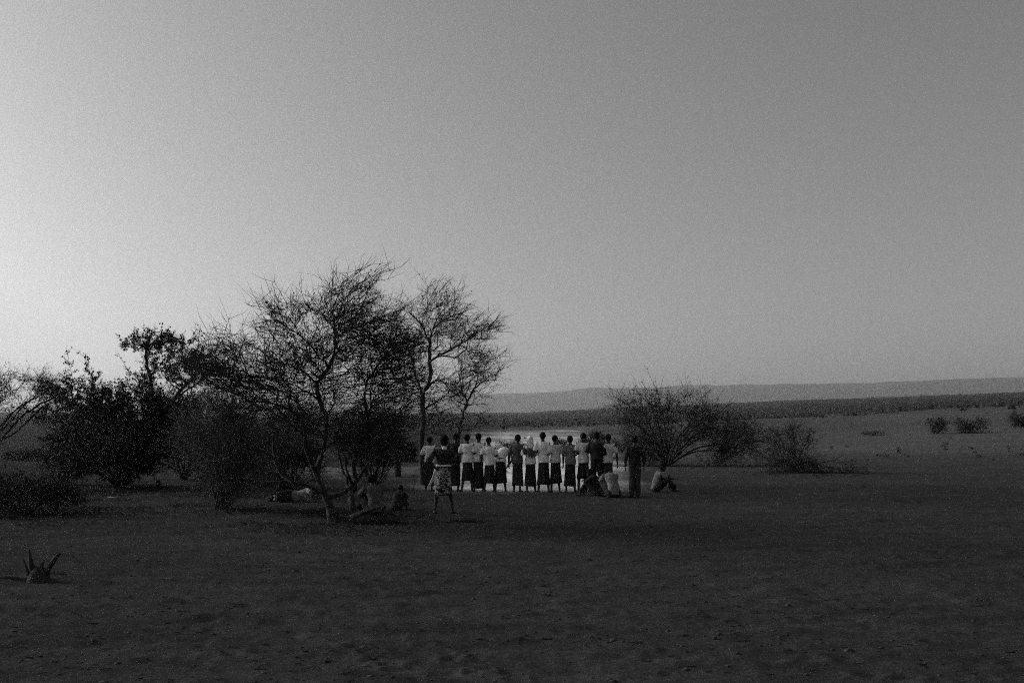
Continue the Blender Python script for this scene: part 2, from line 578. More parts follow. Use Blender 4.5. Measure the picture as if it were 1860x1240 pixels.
def plant_object(name, pl, base, label, cat, limb_mat, twig_mat, leaf_mat=None, twigs=3, twig_len=(0.15, 0.5), twig_r=0.004,
                 leaves=0, leaf_size=0.04, thin=0.03, out=0.7, up=0.3, group=None, sub=2, limb_name='limb', sweep=(0, 0, 0), rnd=0.55, flat=1.0, bend=0.4):
    root = empty(name, base)
    tag(root, label, cat, group)
    b = np.array(base); r = pl.r
    n = pl.n
    mv = Vector(base)
    # drawn limbs: the first is the trunk
    for li in range(1, pl.limbs + 1):
        sel = [i for i in range(n) if pl.tagi[i] == li]
        if len(sel) < 2: continue
        V, Fc = pl.tubes(sel, 8 if pl.rad[sel[0]] > 0.025 else 5)
        if not Fc: continue
        o = mesh_obj('trunk' if li == 1 else limb_name, [v - mv for v in V], Fc, limb_mat, root, True)
    # grown branches and twigs
    V, Fc = pl.tubes([i for i in range(n) if pl.tagi[i] == 0], 4)
    Vs = [np.array([tuple(v) for v in V]).reshape(-1, 3)]
    Ts = []
    if Fc:
        q = np.array(Fc); Ts += [q[:, [0, 1, 2]], q[:, [0, 2, 3]]]
    cnt = len(Vs[0])
    fine = np.array([i for i in range(n) if pl.rad[i] < thin and pl.par[i] >= 0])
    leafpts = []
    if twigs and len(fine):
        src = np.repeat(fine, twigs)
        src = src[r.random(len(src)) < 0.9]
        frac = r.random(len(src))[:, None]
        st = pl.P[src] * (1 - frac) + pl.P[pl.par[src]] * frac
        dd = pl.P[src] - pl.P[pl.par[src]]; dd /= np.linalg.norm(dd, axis=1, keepdims=True) + 1e-9
        cen = pl.P[:n].mean(0)
        o_ = st - cen; o_ /= np.linalg.norm(o_, axis=1, keepdims=True) + 1e-9
        d = (dd * 0.7 + r.normal(0, rnd, dd.shape) + o_ * out) * np.array([1, 1, flat]) + np.array([0, 0, up]) + np.array(sweep)
        ln = twig_len[0] + (twig_len[1] - twig_len[0]) * r.random(len(src)) ** 1.7 * 1.25
        v, f, m, e, d2 = twig_mesh(st, d, ln, np.full(len(src), twig_r), r, bend)
        Vs.append(v); Ts.append(f + cnt); cnt += len(v)
        leafpts += [m * 0.7 + st * 0.3, m]
        if sub:
            for k in range(sub):
                d3 = d2 * 0.6 + r.normal(0, 0.6, d2.shape) + np.array([0, 0, 0.15])
                v, f, m3, e3, _ = twig_mesh(m if k % 2 == 0 else st + (m - st) * 0.6, d3, ln * r.uniform(0.3, 0.7, len(ln)), np.full(len(ln), twig_r * 0.75), r)
                Vs.append(v); Ts.append(f + cnt); cnt += len(v); leafpts += [m3]
    me = fast_mesh('crown', np.concatenate(Vs) - b, np.concatenate(Ts), twig_mat)
    o = bpy.data.objects.new('crown', me); COL.objects.link(o); o.parent = root
    if leaves and leaf_mat:
        pts = np.concatenate(leafpts)
        c = pts[r.integers(0, len(pts), leaves)] + r.normal(0, leaf_size * 0.9, (leaves, 3))
        c = c[c[:, 2] > b[2] + 0.06]
        v, f = leaf_mesh(c, leaf_size, r)
        me = fast_mesh('leaves', v - b, f, leaf_mat)
        o = bpy.data.objects.new('leaves', me); COL.objects.link(o); o.parent = root
    return root


def env(r, ells, D):
    """random crown points in ellipsoids drawn as (cx, cy, rx, ry) photograph pixels at distance D, depth radius in metres, count"""
    out = []
    cl = 2.4 * 20 / D
    for cx, cy, rx, ry, dz, n in ells:
        k = 0
        while k < n:
            p = r.uniform(-1, 1, 3)
            if (p ** 2).sum() > 1: continue
            dd = D + p[2] * dz
            q = at(cx + p[0] * rx, cy + p[1] * ry, D); q.y = dd
            if q.z < 0.25: continue
            if n1(q.x * cl + 31, q.z * cl * 1.3 + 17) * 0.6 + n2(q.x * cl + 5, dd * cl) * 0.4 < r.uniform(0.36, 0.5): continue
            out.append(tuple(q)); k += 1
    return out


def limb_px(pl, pts, D, jit=0.02, first=None, step=0.14):
    pl.limb([(at(p[0], p[1], D) + Vector((0, p[2] if len(p) > 2 else 0, 0))) for p in pts], step, jit, first)


def ground_pt(px, foot_y):
    D = depth_of(foot_y); x = (px - 930) / F * D
    return Vector((x, D, near_height(x, D) - 0.02)), D


# --- the large thorn tree
def thorn_tree():
    b, D = ground_pt(607, 948)
    p = Plant(11)
    limb_px(p, [(607, 950), (601, 930), (594, 905), (583, 882), (577, 862), (584, 830), (592, 785), (592, 755), (580, 727), (575, 698), (597, 668), (609, 630), (606, 600)], D, 0.014)
    limb_px(p, [(612, 946, .1), (636, 944, .2), (636, 905, .2), (643, 872, .2), (641, 840, .1), (656, 800, .1), (668, 786, 0), (666, 740, -.1), (667, 700, -.2), (698, 655, -.3), (728, 628, -.3)], D, 0.014, 'base')
    limb_px(p, [(636, 944, .1), (655, 931, -.2), (687, 919, -.4), (705, 917, -.5)], D, 0.01)
    limb_px(p, [(598, 902), (615, 897, .1), (631, 888, .2), (650, 862, .5), (673, 825, .6), (681, 790, .7), (690, 750, .8)], D, 0.01)
    limb_px(p, [(636, 878, .2), (631, 860, .1), (625, 822, 0), (616, 790, -.2), (628, 750, -.3)], D, 0.01)
    limb_px(p, [(577, 865), (560, 820, -.2), (558, 769, -.4), (538, 746, -.5), (501, 732, -.6), (456, 731, -.7)], D, 0.01)
    limb_px(p, [(590, 893), (572, 884, -.3), (548, 872, -.6), (528, 848, -.8), (512, 826, -.9), (490, 812, -1.0)], D, 0.01)
    limb_px(p, [(548, 872, -.6), (530, 868, -.5), (512, 850, -.4), (504, 812, -.3), (498, 770, -.2)], D, 0.012)
    limb_px(p, [(636, 905, .2), (622, 872, .5), (606, 838, .7), (600, 790, .8), (610, 750, .8)], D, 0.012)
    limb_px(p, [(698, 655, -.3), (692, 638, -.4), (675, 627, -.5), (650, 628, -.6), (620, 640, -.7)], D, 0.01)
    limb_px(p, [(608, 612), (632, 596, .2), (660, 586, .4), (706, 562, .6)], D, 0.01)
    limb_px(p, [(606, 600), (632, 585, -.1), (648, 575, -.2), (667, 546, -.3), (681, 518, -.4), (699, 499, -.4)], D, 0.01)
    limb_px(p, [(575, 700), (540, 670, .3), (495, 655, .6), (440, 660, .9), (385, 672, 1.1)], D, 0.012)
    limb_px(p, [(570, 800), (548, 760, .6), (510, 715, 1.0), (450, 700, 1.3), (395, 705, 1.5)], D, 0.012)
    limb_px(p, [(579, 725), (540, 700, -.5), (490, 690, -.9), (430, 700, -1.2), (400, 690, -1.3)], D, 0.012)
    limb_px(p, [(606, 602), (590, 580, .2), (582, 566, .3), (560, 545, .4), (541, 550, .5)], D, 0.012)
    limb_px(p, [(597, 668), (560, 620, -.3), (520, 590, -.5), (506, 572, -.6)], D, 0.012)
    limb_px(p, [(606, 600), (610, 560, -.3), (628, 535, -.5), (630, 512, -.6)], D, 0.012)
    limb_px(p, [(667, 720, -.2), (700, 715, -.5), (735, 690, -.8), (755, 690, -1)], D, 0.012)
    T = env(p.r, [(555, 640, 205, 98, 1.8, 55), (560, 645, 150, 66, 1.7, 330), (595, 605, 105, 62, 1.4, 190), (625, 555, 68, 48, 0.9, 70), (440, 672, 95, 50, 1.4, 250),
                  (670, 645, 80, 75, 1.2, 120), (600, 740, 140, 60, 1.5, 240), (655, 790, 70, 38, 1.0, 90), (520, 740, 70, 45, 1.2, 60), (530, 570, 40, 25, .6, 40), (395, 650, 45, 30, .8, 60),
                  (690, 590, 50, 35, .6, 50), (705, 720, 55, 55, 1.0, 90), (725, 640, 35, 50, .8, 60), (655, 520, 45, 25, .4, 16)], D)
    p.fill(T, 0.13, 0.4, 0.03, (0.03, 0, 0.0))
    p.finish(0.066, 0.0048, 2.05, 2.0, 0.42, 0.042, 0.036)
    plant_object('thorn_tree', p, b, 'largest leafless thorn tree, tangled dark crown above several crooked stems, woman standing beside it', 'tree', M['bark'], M['twig'], M['leaf'],
                 1, (0.3, 1.05), 0.0055, 5000, 0.022, 0.03, 0.4, 0.06, None, 2, sweep=(0.2, 0, 0.06), rnd=0.4, flat=0.42, bend=0.55)


def slender_tree():
    D = 33.0
    b = at(769, 0, D); b.z = near_height(b.x, b.y) - 0.03
    base_y = HOR + EYE * F / D
    p = Plant(12)
    limb_px(p, [(769, base_y), (767, 840), (766, 800), (769, 760), (767, 728), (769, 715), (782, 688), (780, 650), (780, 624), (787, 597), (815, 577), (842, 566)], D, 0.012)
    limb_px(p, [(768, 722), (760, 700, .3), (750, 675, .6), (745, 655, .9), (732, 620, 1.2)], D, 0.012)
    limb_px(p, [(781, 660), (790, 652, -.3), (828, 634, -.7), (867, 614, -1), (905, 600, -1.2)], D, 0.012)
    limb_px(p, [(775, 700), (800, 690, .4), (818, 708, .8), (836, 726, 1)], D, 0.012)
    limb_px(p, [(787, 600), (795, 570, .5), (812, 548, .8), (800, 528, 1)], D, 0.012)
    limb_px(p, [(780, 625), (765, 590, -.5), (742, 570, -.9)], D, 0.012)
    limb_px(p, [(768, 740), (790, 735, -.5), (800, 760, -.8), (797, 790, -.9)], D, 0.012)
    T = env(p.r, [(805, 630, 128, 100, 2.0, 28), (805, 620, 92, 75, 2.0, 210), (770, 600, 60, 60, 1.6, 90), (850, 600, 52, 40, 1.2, 64), (845, 670, 52, 55, 1.5, 60),
                  (735, 665, 48, 85, 1.5, 150), (790, 720, 60, 45, 1.3, 90), (795, 545, 45, 28, .9, 40), (885, 602, 36, 16, .6, 16), (780, 770, 45, 30, 1, 50)], D)
    p.fill(T, 0.2, 0.25, 0.03)
    p.finish(0.085, 0.0055, 2.4, .5)
    plant_object('slender_tree', p, b, 'slender bare tree with forked upright trunk behind the first person of the row', 'tree', M['bark'], M['twig'], M['leaf'],
                 1, (0.35, 1.1), 0.0065, 2200, 0.03, 0.03, 0.45, 0.18, None, 2, sweep=(0.2, 0, 0.05), rnd=0.35, flat=.65)


def leaning_tree():
    D = 34.5
    b = at(828, 0, D); b.z = near_height(b.x, b.y) - 0.03
    base_y = HOR + EYE * F / D
    p = Plant(13)
    limb_px(p, [(824, base_y), (829, 830), (834, 780), (841, 752), (847, 735), (848, 729)], D, 0.012)
    limb_px(p, [(848, 729), (862, 705, .2), (885, 685, .4), (903, 672, .5)], D, 0.012)
    limb_px(p, [(847, 733), (865, 735, -.2), (884, 735, -.4)], D, 0.012)
    limb_px(p, [(848, 729), (838, 705, .3), (842, 670, .6)], D, 0.012)
    limb_px(p, [(847, 733), (830, 728, -.3), (812, 700, -.6)], D, 0.012)
    T = env(p.r, [(862, 692, 42, 42, 1.0, 60), (835, 690, 38, 40, 1.0, 44), (888, 668, 26, 25, .6, 20), (850, 760, 46, 25, .9, 34)], D)
    p.fill(T, 0.2, 0.3, 0.03, (0.1, 0, 0.1))
    p.finish(0.06, 0.0055, 2.4, .4)
    plant_object('leaning_tree', p, b, 'small leaning bare tree forking above the heads behind the dark-clothed dancer', 'tree', M['bark'], M['twig'], M['leaf'],
                 1, (0.3, 0.9), 0.0055, 900, 0.028, 0.022, 0.6, 0.2, None, 1, sweep=(0.25, 0, 0.1))


thorn_tree()
slender_tree()
leaning_tree()


def bush(name, px, foot_y, ells, seed, label, cat, leafmat='leaf', twigmat='twig', barkmat='bark', stems=6, rbase=0.05, leaves=6000, leaf_size=0.04,
         twigs=3, twig_len=(0.15, 0.45), twig_r=0.005, drawn=(), D=None, group=None, spread=0.5, sub=1, step=0.18, out=0.5, sweep=(0, 0, 0)):
    if D is None: b, D = ground_pt(px, foot_y)
    else:
        b = at(px, HOR, D); b.z = near_height(b.x, b.y) - 0.02
    p = Plant(seed)
    T = env(p.r, ells, D)
    T = [t for t in T if t[2] > b.z + 0.12]
    for d in drawn: limb_px(p, [(d[0][0], d[0][1])] + list(d[1:]), D, 0.015, 'base' if p.n == 0 else None)
    tops = p.r.choice(len(T), min(stems, len(T)), replace=False)
    for k in tops:
        t = np.array(T[k]); o = np.array(b) + np.array([p.r.normal(0, 0.06), p.r.normal(0, 0.06), 0])
        mid = o + (t - o) * 0.5; mid[2] += 0.12 * np.linalg.norm(t - o) ; mid[:2] += p.r.normal(0, 0.1, 2)
        p.limb([o, mid, t], step, 0.015, 'base')
    p.fill(T, step, 0.2, 0.03, sweep)
    p.finish(rbase, 0.0045, 2.5)
    return plant_object(name, p, b, label, cat, M[barkmat], M[twigmat], M[leafmat], twigs, twig_len, twig_r, leaves, leaf_size, 0.03, out, 0.2, group, sub, 'stem', sweep)


# dark dense bush on the left with a thin top
bush('dense_bush', 215, 887, [(232, 790, 92, 70, 1.7, 300), (225, 730, 70, 35, 1.3, 130), (195, 840, 85, 42, 1.4, 230), (305, 750, 45, 40, 1.1, 90),
     (300, 665, 85, 42, 1.4, 95), (275, 630, 55, 26, .9, 34), (375, 655, 45, 32, .9, 30), (150, 710, 50, 45, 1.0, 46), (330, 615, 40, 16, .5, 12)], 21,
     'big dense blackish bush with a sparse windblown top, left of the thorn tree', 'bush', 'leaf_dark', 'twig', 'bark', 12, 0.09, 62000, 0.036, 2, (0.2, 0.6), 0.007,
     drawn=[[(215, 889), (230, 840), (262, 790, -.3), (285, 720, -.4), (272, 650, -.3), (278, 612, -.2)], [(215, 885), (250, 850), (310, 815, -.2), (345, 800, -.3)],
            [(250, 800), (200, 770, .3), (150, 762, .4), (112, 745, .5)], [(150, 762, .4), (130, 710, .4), (113, 650, .4)], [(200, 770, .3), (165, 700, .2), (156, 645, .1)]])
# dusty shrub in front
bush('dusty_shrub', 405, 925, [(408, 800, 78, 85, 1.2, 420), (425, 870, 60, 50, 1.0, 190), (375, 765, 50, 48, .9, 130), (450, 775, 50, 50, .8, 120)], 22,
     'pale dusty thicket shrub of fine twigs between the dense bush and the thorn tree', 'shrub', 'leaf_pale', 'twig_pale', 'bark_pale', 18, 0.03, 8000, 0.02, 3, (0.25, 0.65), 0.0038)
# scrub that joins the bushes on the left into one thicket
bush('scrubby_bush', 118, 880, [(135, 820, 48, 48, 1.3, 130), (150, 770, 45, 36, 1.2, 70)], 30,
     'loose dark scrub leaning against the left flank of the dense bush', 'bush', 'leaf_dark', 'twig', 'bark', 10, 0.05, 14000, 0.036, 2, (0.25, 0.8), 0.006)
bush('shaded_bush', 335, 872, [(335, 775, 66, 62, 1.5, 200), (360, 830, 60, 36, 1.2, 110), (310, 720, 60, 36, 1.2, 70)], 31,
     'shaded bush filling the gap between the dense bush and the dusty shrub', 'bush', 'leaf_dark', 'twig', 'bark', 11, 0.05, 14000, 0.036, 2, (0.25, 0.8), 0.006)
bush('bare_thicket', 470, 885, [(470, 780, 60, 62, 1.2, 170), (490, 830, 50, 40, 1.0, 90)], 32,
     'bare thicket of thin stems behind the dusty shrub and the standing shaded person', 'shrub', 'leaf', 'twig', 'bark', 12, 0.035, 3500, 0.028, 2, (0.3, 0.9), 0.005, sub=2, D=31.5)
# tangle among the stems of the thorn tree
bush('tangled_shrub', 528, 903, [(520, 800, 58, 62, .9, 200), (500, 860, 40, 40, .7, 110), (555, 860, 34, 40, .6, 80), (540, 760, 60, 32, .8, 80)], 28,
     'tangled leafless shrub crowding the left side of the thorn tree stems', 'shrub', 'leaf', 'twig', 'bark', 13, 0.028, 4500, 0.02, 2, (0.25, 0.7), 0.0042, sub=2, out=.2)
bush('twiggy_shrub', 676, 889, [(676, 790, 66, 52, .9, 200), (665, 840, 46, 34, .7, 70), (712, 810, 36, 44, .7, 70)], 29,
     'twiggy grey shrub standing behind the squatting person under the thorn tree', 'shrub', 'leaf', 'twig', 'bark', 12, 0.03, 4500, 0.024, 2, (0.3, 0.8), 0.005, sub=2, out=.2)
# tree at the left edge
bush('flat_topped_tree', -40, 845, [(20, 712, 95, 34, 2.4, 230), (80, 735, 55, 36, 1.8, 110), (-60, 720, 90, 40, 2.5, 120)], 23,
     'flat-topped sparse tree cut off by the picture edge', 'tree', 'leaf', 'twig', 'bark', 9, 0.055, 12000, 0.04, 3, (0.3, 1.3), 0.008,
     drawn=[[(-40, 846), (-30, 800), (10, 775), (40, 740), (70, 715)], [(-30, 800), (-10, 745), (15, 720), (40, 700)], [(-30, 805), (20, 790), (75, 735, .5), (105, 725, .6)]])
bush('low_bush', 45, 935, [(40, 905, 95, 26, 1.2, 220), (-20, 885, 60, 32, 1.0, 80), (70, 885, 40, 22, .7, 24)], 24, 'low dark scrubby bush at the picture edge in front of the dense bush', 'bush',
     'leaf_dark', 'twig', 'bark', 11, 0.03, 9000, 0.025, 3, (0.15, 0.5), 0.0045)
# right-hand bushes
bush('tall_bush', 1212, 842, [(1215, 790, 95, 48, 2.8, 150), (1240, 745, 62, 30, 1.6, 36), (1155, 765, 50, 46, 2.0, 90), (1300, 785, 62, 42, 2.2, 100), (1265, 815, 60, 20, 2.0, 60), (1190, 730, 26, 26, 1, 20), (1200, 820, 60, 22, 1.8, 100), (1262, 735, 24, 26, .8, 14)], 25,
     'tall leafy bush behind the standing person in dark trousers', 'bush', 'leaf', 'twig', 'bark', 20, 0.055, 2600, 0.055, 2, (0.5, 1.9), 0.011, step=0.3, out=.3)
bush('arching_bush', 1300, 838, [(1335, 790, 64, 36, 2.2, 120), (1370, 800, 36, 24, 1.6, 46), (1350, 825, 50, 12, 1.5, 30)], 26,
     'thin arching bush with low branches reaching toward the small round shrub', 'bush', 'leaf', 'twig', 'bark', 9, 0.045, 1700, 0.055, 2, (0.4, 1.5), 0.010,
     drawn=[[(1300, 840), (1330, 812), (1355, 803), (1392, 803)], [(1300, 838), (1320, 830), (1340, 826), (1345, 835)], [(1305, 830), (1320, 780), (1326, 762)]], step=0.3)
bush('small_shrub', 1440, 858, [(1438, 815, 42, 40, 1.2, 130), (1446, 846, 46, 14, 1.0, 70), (1430, 780, 26, 18, .7, 20)], 27,
     'small tangled rounded shrub with a bare twig lying at its foot', 'shrub', 'leaf', 'twig', 'bark', 12, 0.032, 1800, 0.04, 2, (0.3, 1.0), 0.008,
     drawn=[[(1440, 858), (1480, 850, -.5), (1520, 852, -.9), (1562, 860, -1.3)], [(1445, 856), (1490, 838, -.6), (1530, 845, -1.0), (1552, 856, -1.2)], [(1480, 850, -.5), (1505, 860, -.8), (1540, 864, -1.1)]], step=0.24)


def far_bush(px, D, w_px, h_px, seed, label, leafmat='leaf_dark', n=1400):
    """a distant shrub: short stems and a ragged leafy mass, real size from its distance"""
    b = at(px, HOR, D); b.z = float(base_height(b.x, b.y)) - 0.05
    r = np.random.default_rng(seed)
    W, H = w_px / F * D / 2, h_px / F * D
    root = empty('distant_shrub', b); tag(root, label, 'shrub', 'shrubs scattered over the far plain')
    V, Fc = [], []
    tips = []
    for k in range(9):
        a = r.uniform(0, 6.28); t = np.array([math.cos(a) * W * r.uniform(.2, .8), math.sin(a) * W * r.uniform(.2, .8), H * r.uniform(.5, .95)])
        tips.append(t)
    st = np.zeros((9, 3)) + r.normal(0, 0.05, (9, 3)) * [1, 1, 0]
    v, f, *_ = twig_mesh(st, np.array(tips), np.linalg.norm(tips, axis=1), np.full(9, 0.05), r, 0.2)
    o = bpy.data.objects.new('stem', fast_mesh('stem', v, f, M['bark'])); COL.objects.link(o); o.parent = root
    c = []
    lobes = [(r.uniform(-.65, .65), r.uniform(-.5, .5), r.uniform(.12, .62), r.uniform(.2, .45)) for _ in range(9)]
    for k in range(n):
        lx, ly, lz, lr = lobes[r.integers(9)]
        q = r.normal(0, 0.5, 3) * lr
        c.append(((lx + q[0]) * W, (ly + q[1]) * W, max(0.03, lz + q[2] * 0.8) * H))
    v, f = leaf_mesh(np.array(c), max(0.05, H * 0.042), r)
    o = bpy.data.objects.new('leaves', fast_mesh('leaves', v, f, M[leafmat])); COL.objects.link(o); o.parent = root


FB = [(1702, 143, 50, 34, 'dark distant shrub, left half of the wide clump on the far plain'),
      (1757, 141, 80, 38, 'dark distant shrub, right half of the wide clump on the far plain'),
      (1862, 150, 66, 36, 'black distant shrub at the picture edge on the far plain'),
      (1585, 150, 60, 15, 'low flat distant shrub between the round shrub and the wide clump'),
      (1634, 350, 9, 16, 'tiny upright dark shrub on the rim of the far plain'),
      (1820, 330, 10, 13, 'tiny dark shrub just before the black shrub at the picture edge'),
      (1497, 360, 16, 9, 'tiny low dark shrub on the rim above the small round shrub'),
      (1075, 120, 56, 48, 'distant grey shrub rising behind the heads in the middle of the row'),
      (1015, 130, 46, 26, 'distant low shrub behind the heads right of the headscarf'),
      (925, 125, 60, 26, 'distant low shrub behind the bending dancer'),
      (1130, 110, 50, 34, 'distant shrub filling the gap before the tall bush'),
      (40, 75, 110, 28, 'long low dark shrub on the pale ground beneath the flat-topped tree'),
      (330, 95, 130, 70, 'dark distant thicket shrub behind the dense bush'),
      (455, 90, 100, 66, 'dark distant thicket shrub seen between dusty shrub and thorn tree'),
      (545, 85, 90, 60, 'dark distant thicket shrub behind the stems of the thorn tree'),
      (660, 88, 120, 72, 'broad dark distant thicket behind the crown of the thorn tree'),
      (740, 80, 60, 56, 'dark distant thicket shrub left of the slender tree'),
      (180, 110, 150, 52, 'dark distant thicket behind the left side of the dense bush')]
for k, (px, D, w, h, lb) in enumerate(FB):
    far_bush(px, D, w, h, 100 + k, lb, 'leaf' if k in (7, 8, 9, 10) else 'leaf_dark', 5200 if w > 80 else 2400)


def scrub():
    """scrub on the far slope, thousands of small bushes: one mass"""
    r = np.random.default_rng(55)
    n = 5200
    d = DA * np.exp(r.random(n) ** 0.8 * math.log(2350 / DA) - 0.35 * r.random(n) ** 3); a = r.uniform(-0.62, 0.62, n)
    pl = np.arange(n) % 9 == 0
    d[pl] = 75 * np.exp(r.random(pl.sum()) * 1.6)                    # sparse low tufts on the plain
    x = d * np.sin(a); y = d * np.cos(a)
    z = base_height(x, y)
    s = r.uniform(0.6, 1.7, n) * (1 + d / 1800)
    s *= 0.55 + 0.9 * n1(x * 0.02, y * 0.012)
    s[pl] = r.uniform(0.1, 0.32, pl.sum())
    k = 16
    c = np.repeat(np.stack([x, y, z], 1), k, 0)
    ss = np.repeat(s, k)[:, None]
    off = r.normal(0, 0.5, (n * k, 3)) * ss; off[:, 2] = np.abs(off[:, 2]) * 0.9
    v, f = leaf_mesh(c + off, 1.0, r)
    v = (v.reshape(-1, 4, 3) - (c + off)[:, None]) * (ss * 0.42)[:, None] + (c + off)[:, None]
    o = bpy.data.objects.new('scrub', fast_mesh('scrub', v.reshape(-1, 3), f, M['leaf_dark'])); COL.objects.link(o)
    tag(o, 'dark scrub covering the far rising slope', 'scrub', kind='stuff')


scrub()


def grass_tuft(px, foot_y, w, h, n, seed, label):
    b, D = ground_pt(px, foot_y); r = np.random.default_rng(seed)
    st = np.stack([r.normal(0, w * 0.4, n), r.normal(0, w * 0.25, n), np.zeros(n)], 1)
    d = np.stack([r.normal(0, 0.6, n), r.normal(0, 0.5, n), np.abs(r.normal(0.6, 0.3, n)) + 0.05], 1)
    v, f, *_ = twig_mesh(st, d, r.uniform(0.4, 1.1, n) * h, np.full(n, 0.004), r, 0.5)
    o = bpy.data.objects.new('grass_tuft', fast_mesh('grass_tuft', v, f, M['grass'])); COL.objects.link(o); o.location = b
    tag(o, label, 'grass', kind='stuff')


grass_tuft(682, 952, 0.75, 0.30, 900, 61, 'dry dark grass tuft at the right foot of the thorn tree')
grass_tuft(845, 947, 0.55, 0.14, 420, 62, 'flat withered grass tuft right of the woman in the printed skirt')
grass_tuft(105, 1043, 0.16, 0.10, 60, 63, 'tiny withered tuft right of the splintered stump')
grass_tuft(560, 968, 0.9, 0.10, 420, 64, 'flat dry grass patch just left of the thorn tree base')


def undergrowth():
    """dark stalks and litter added to deepen the shade below the bushes"""
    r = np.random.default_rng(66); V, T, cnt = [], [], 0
    for px0, px1, d0, d1, n in ((-60, 470, 22.5, 31.5, 13000), (470, 720, 17.6, 22.5, 3600), (-80, 160, 19.5, 24, 3000), (1100, 1430, 52, 64, 2500), (1390, 1530, 40, 44, 900)):  # shaded ground areas, where the added dark stalks stand in for shadow
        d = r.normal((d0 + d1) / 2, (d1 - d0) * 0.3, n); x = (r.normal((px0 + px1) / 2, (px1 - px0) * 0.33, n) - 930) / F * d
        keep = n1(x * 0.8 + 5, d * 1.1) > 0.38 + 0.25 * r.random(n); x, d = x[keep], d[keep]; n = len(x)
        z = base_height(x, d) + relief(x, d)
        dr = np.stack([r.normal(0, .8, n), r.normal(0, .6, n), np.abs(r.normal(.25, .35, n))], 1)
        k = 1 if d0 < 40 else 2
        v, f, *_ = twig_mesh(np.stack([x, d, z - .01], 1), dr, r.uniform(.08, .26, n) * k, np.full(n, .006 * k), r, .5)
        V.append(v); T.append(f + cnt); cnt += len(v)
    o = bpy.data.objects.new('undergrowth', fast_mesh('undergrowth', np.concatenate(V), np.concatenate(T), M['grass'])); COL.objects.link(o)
    tag(o, 'dark stalks and twig litter added for the shade below the bushes', 'undergrowth', kind='stuff')


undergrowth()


def dry_branch():
    D = depth_of(925)
    p = Plant(71)
    b = at(772, 927, D); b.z = near_height(b.x, b.y)
    limb_px(p, [(772, 927), (760, 910, .2), (745, 893, .4), (735, 885, .5), (728, 880, .6)], D, 0.006, step=0.06)
    limb_px(p, [(745, 893, .4), (750, 880, .4), (748, 862, .3)], D, 0.006, step=0.06)
    limb_px(p, [(738, 888, .5), (727, 897, .4), (715, 915, .3)], D, 0.006, step=0.06)
    limb_px(p, [(772, 927), (790, 934, -.1), (815, 938, -.3)], D, 0.006, step=0.06)
    limb_px(p, [(748, 868, .3), (757, 852, .3), (770, 846, .3)], D, 0.006, step=0.06)
    p.finish(0.016, 0.004, 2.5)
    root = empty('dry_branch', b); tag(root, 'bare broken branch propped on the ground beside the hunched child', 'branch')
    for li in range(1, 6):
        V, Fc = p.tubes([i for i in range(p.n) if p.tagi[i] == li], 6)
        mesh_obj('twig', [v - b for v in V], Fc, M['bark'], root, True)


dry_branch()


def tube_mesh(paths, sides=9, seed=1, rough=0.12):
    r = random.Random(seed); V, Fc = [], []
    for pts in paths:
        prev = None
        for i, (x, y, z, rad) in enumerate(pts):
            p = Vector((x, y, z))
            d = (Vector(pts[min(i + 1, len(pts) - 1)][:3]) - Vector(pts[max(i - 1, 0)][:3])).normalized()
            a = d.orthogonal().normalized() if abs(d.x) > 0.9 else d.cross(Vector((1, 0, 0))).normalized(); c = d.cross(a)
            base = len(V)
            for k in range(sides):
                t = 2 * math.pi * k / sides; q = rad * (1 + r.uniform(-rough, rough))
                V.append(p + a * math.cos(t) * q + c * math.sin(t) * q + d * r.uniform(-.3, .3) * rad * (i == len(pts) - 1))
            if prev is not None:
                for k in range(sides):
                    k2 = (k + 1) % sides; Fc.append((prev + k, prev + k2, base + k2, base + k))
            prev = base
        Fc.append(tuple(prev + k for k in range(sides)))
    return V, Fc


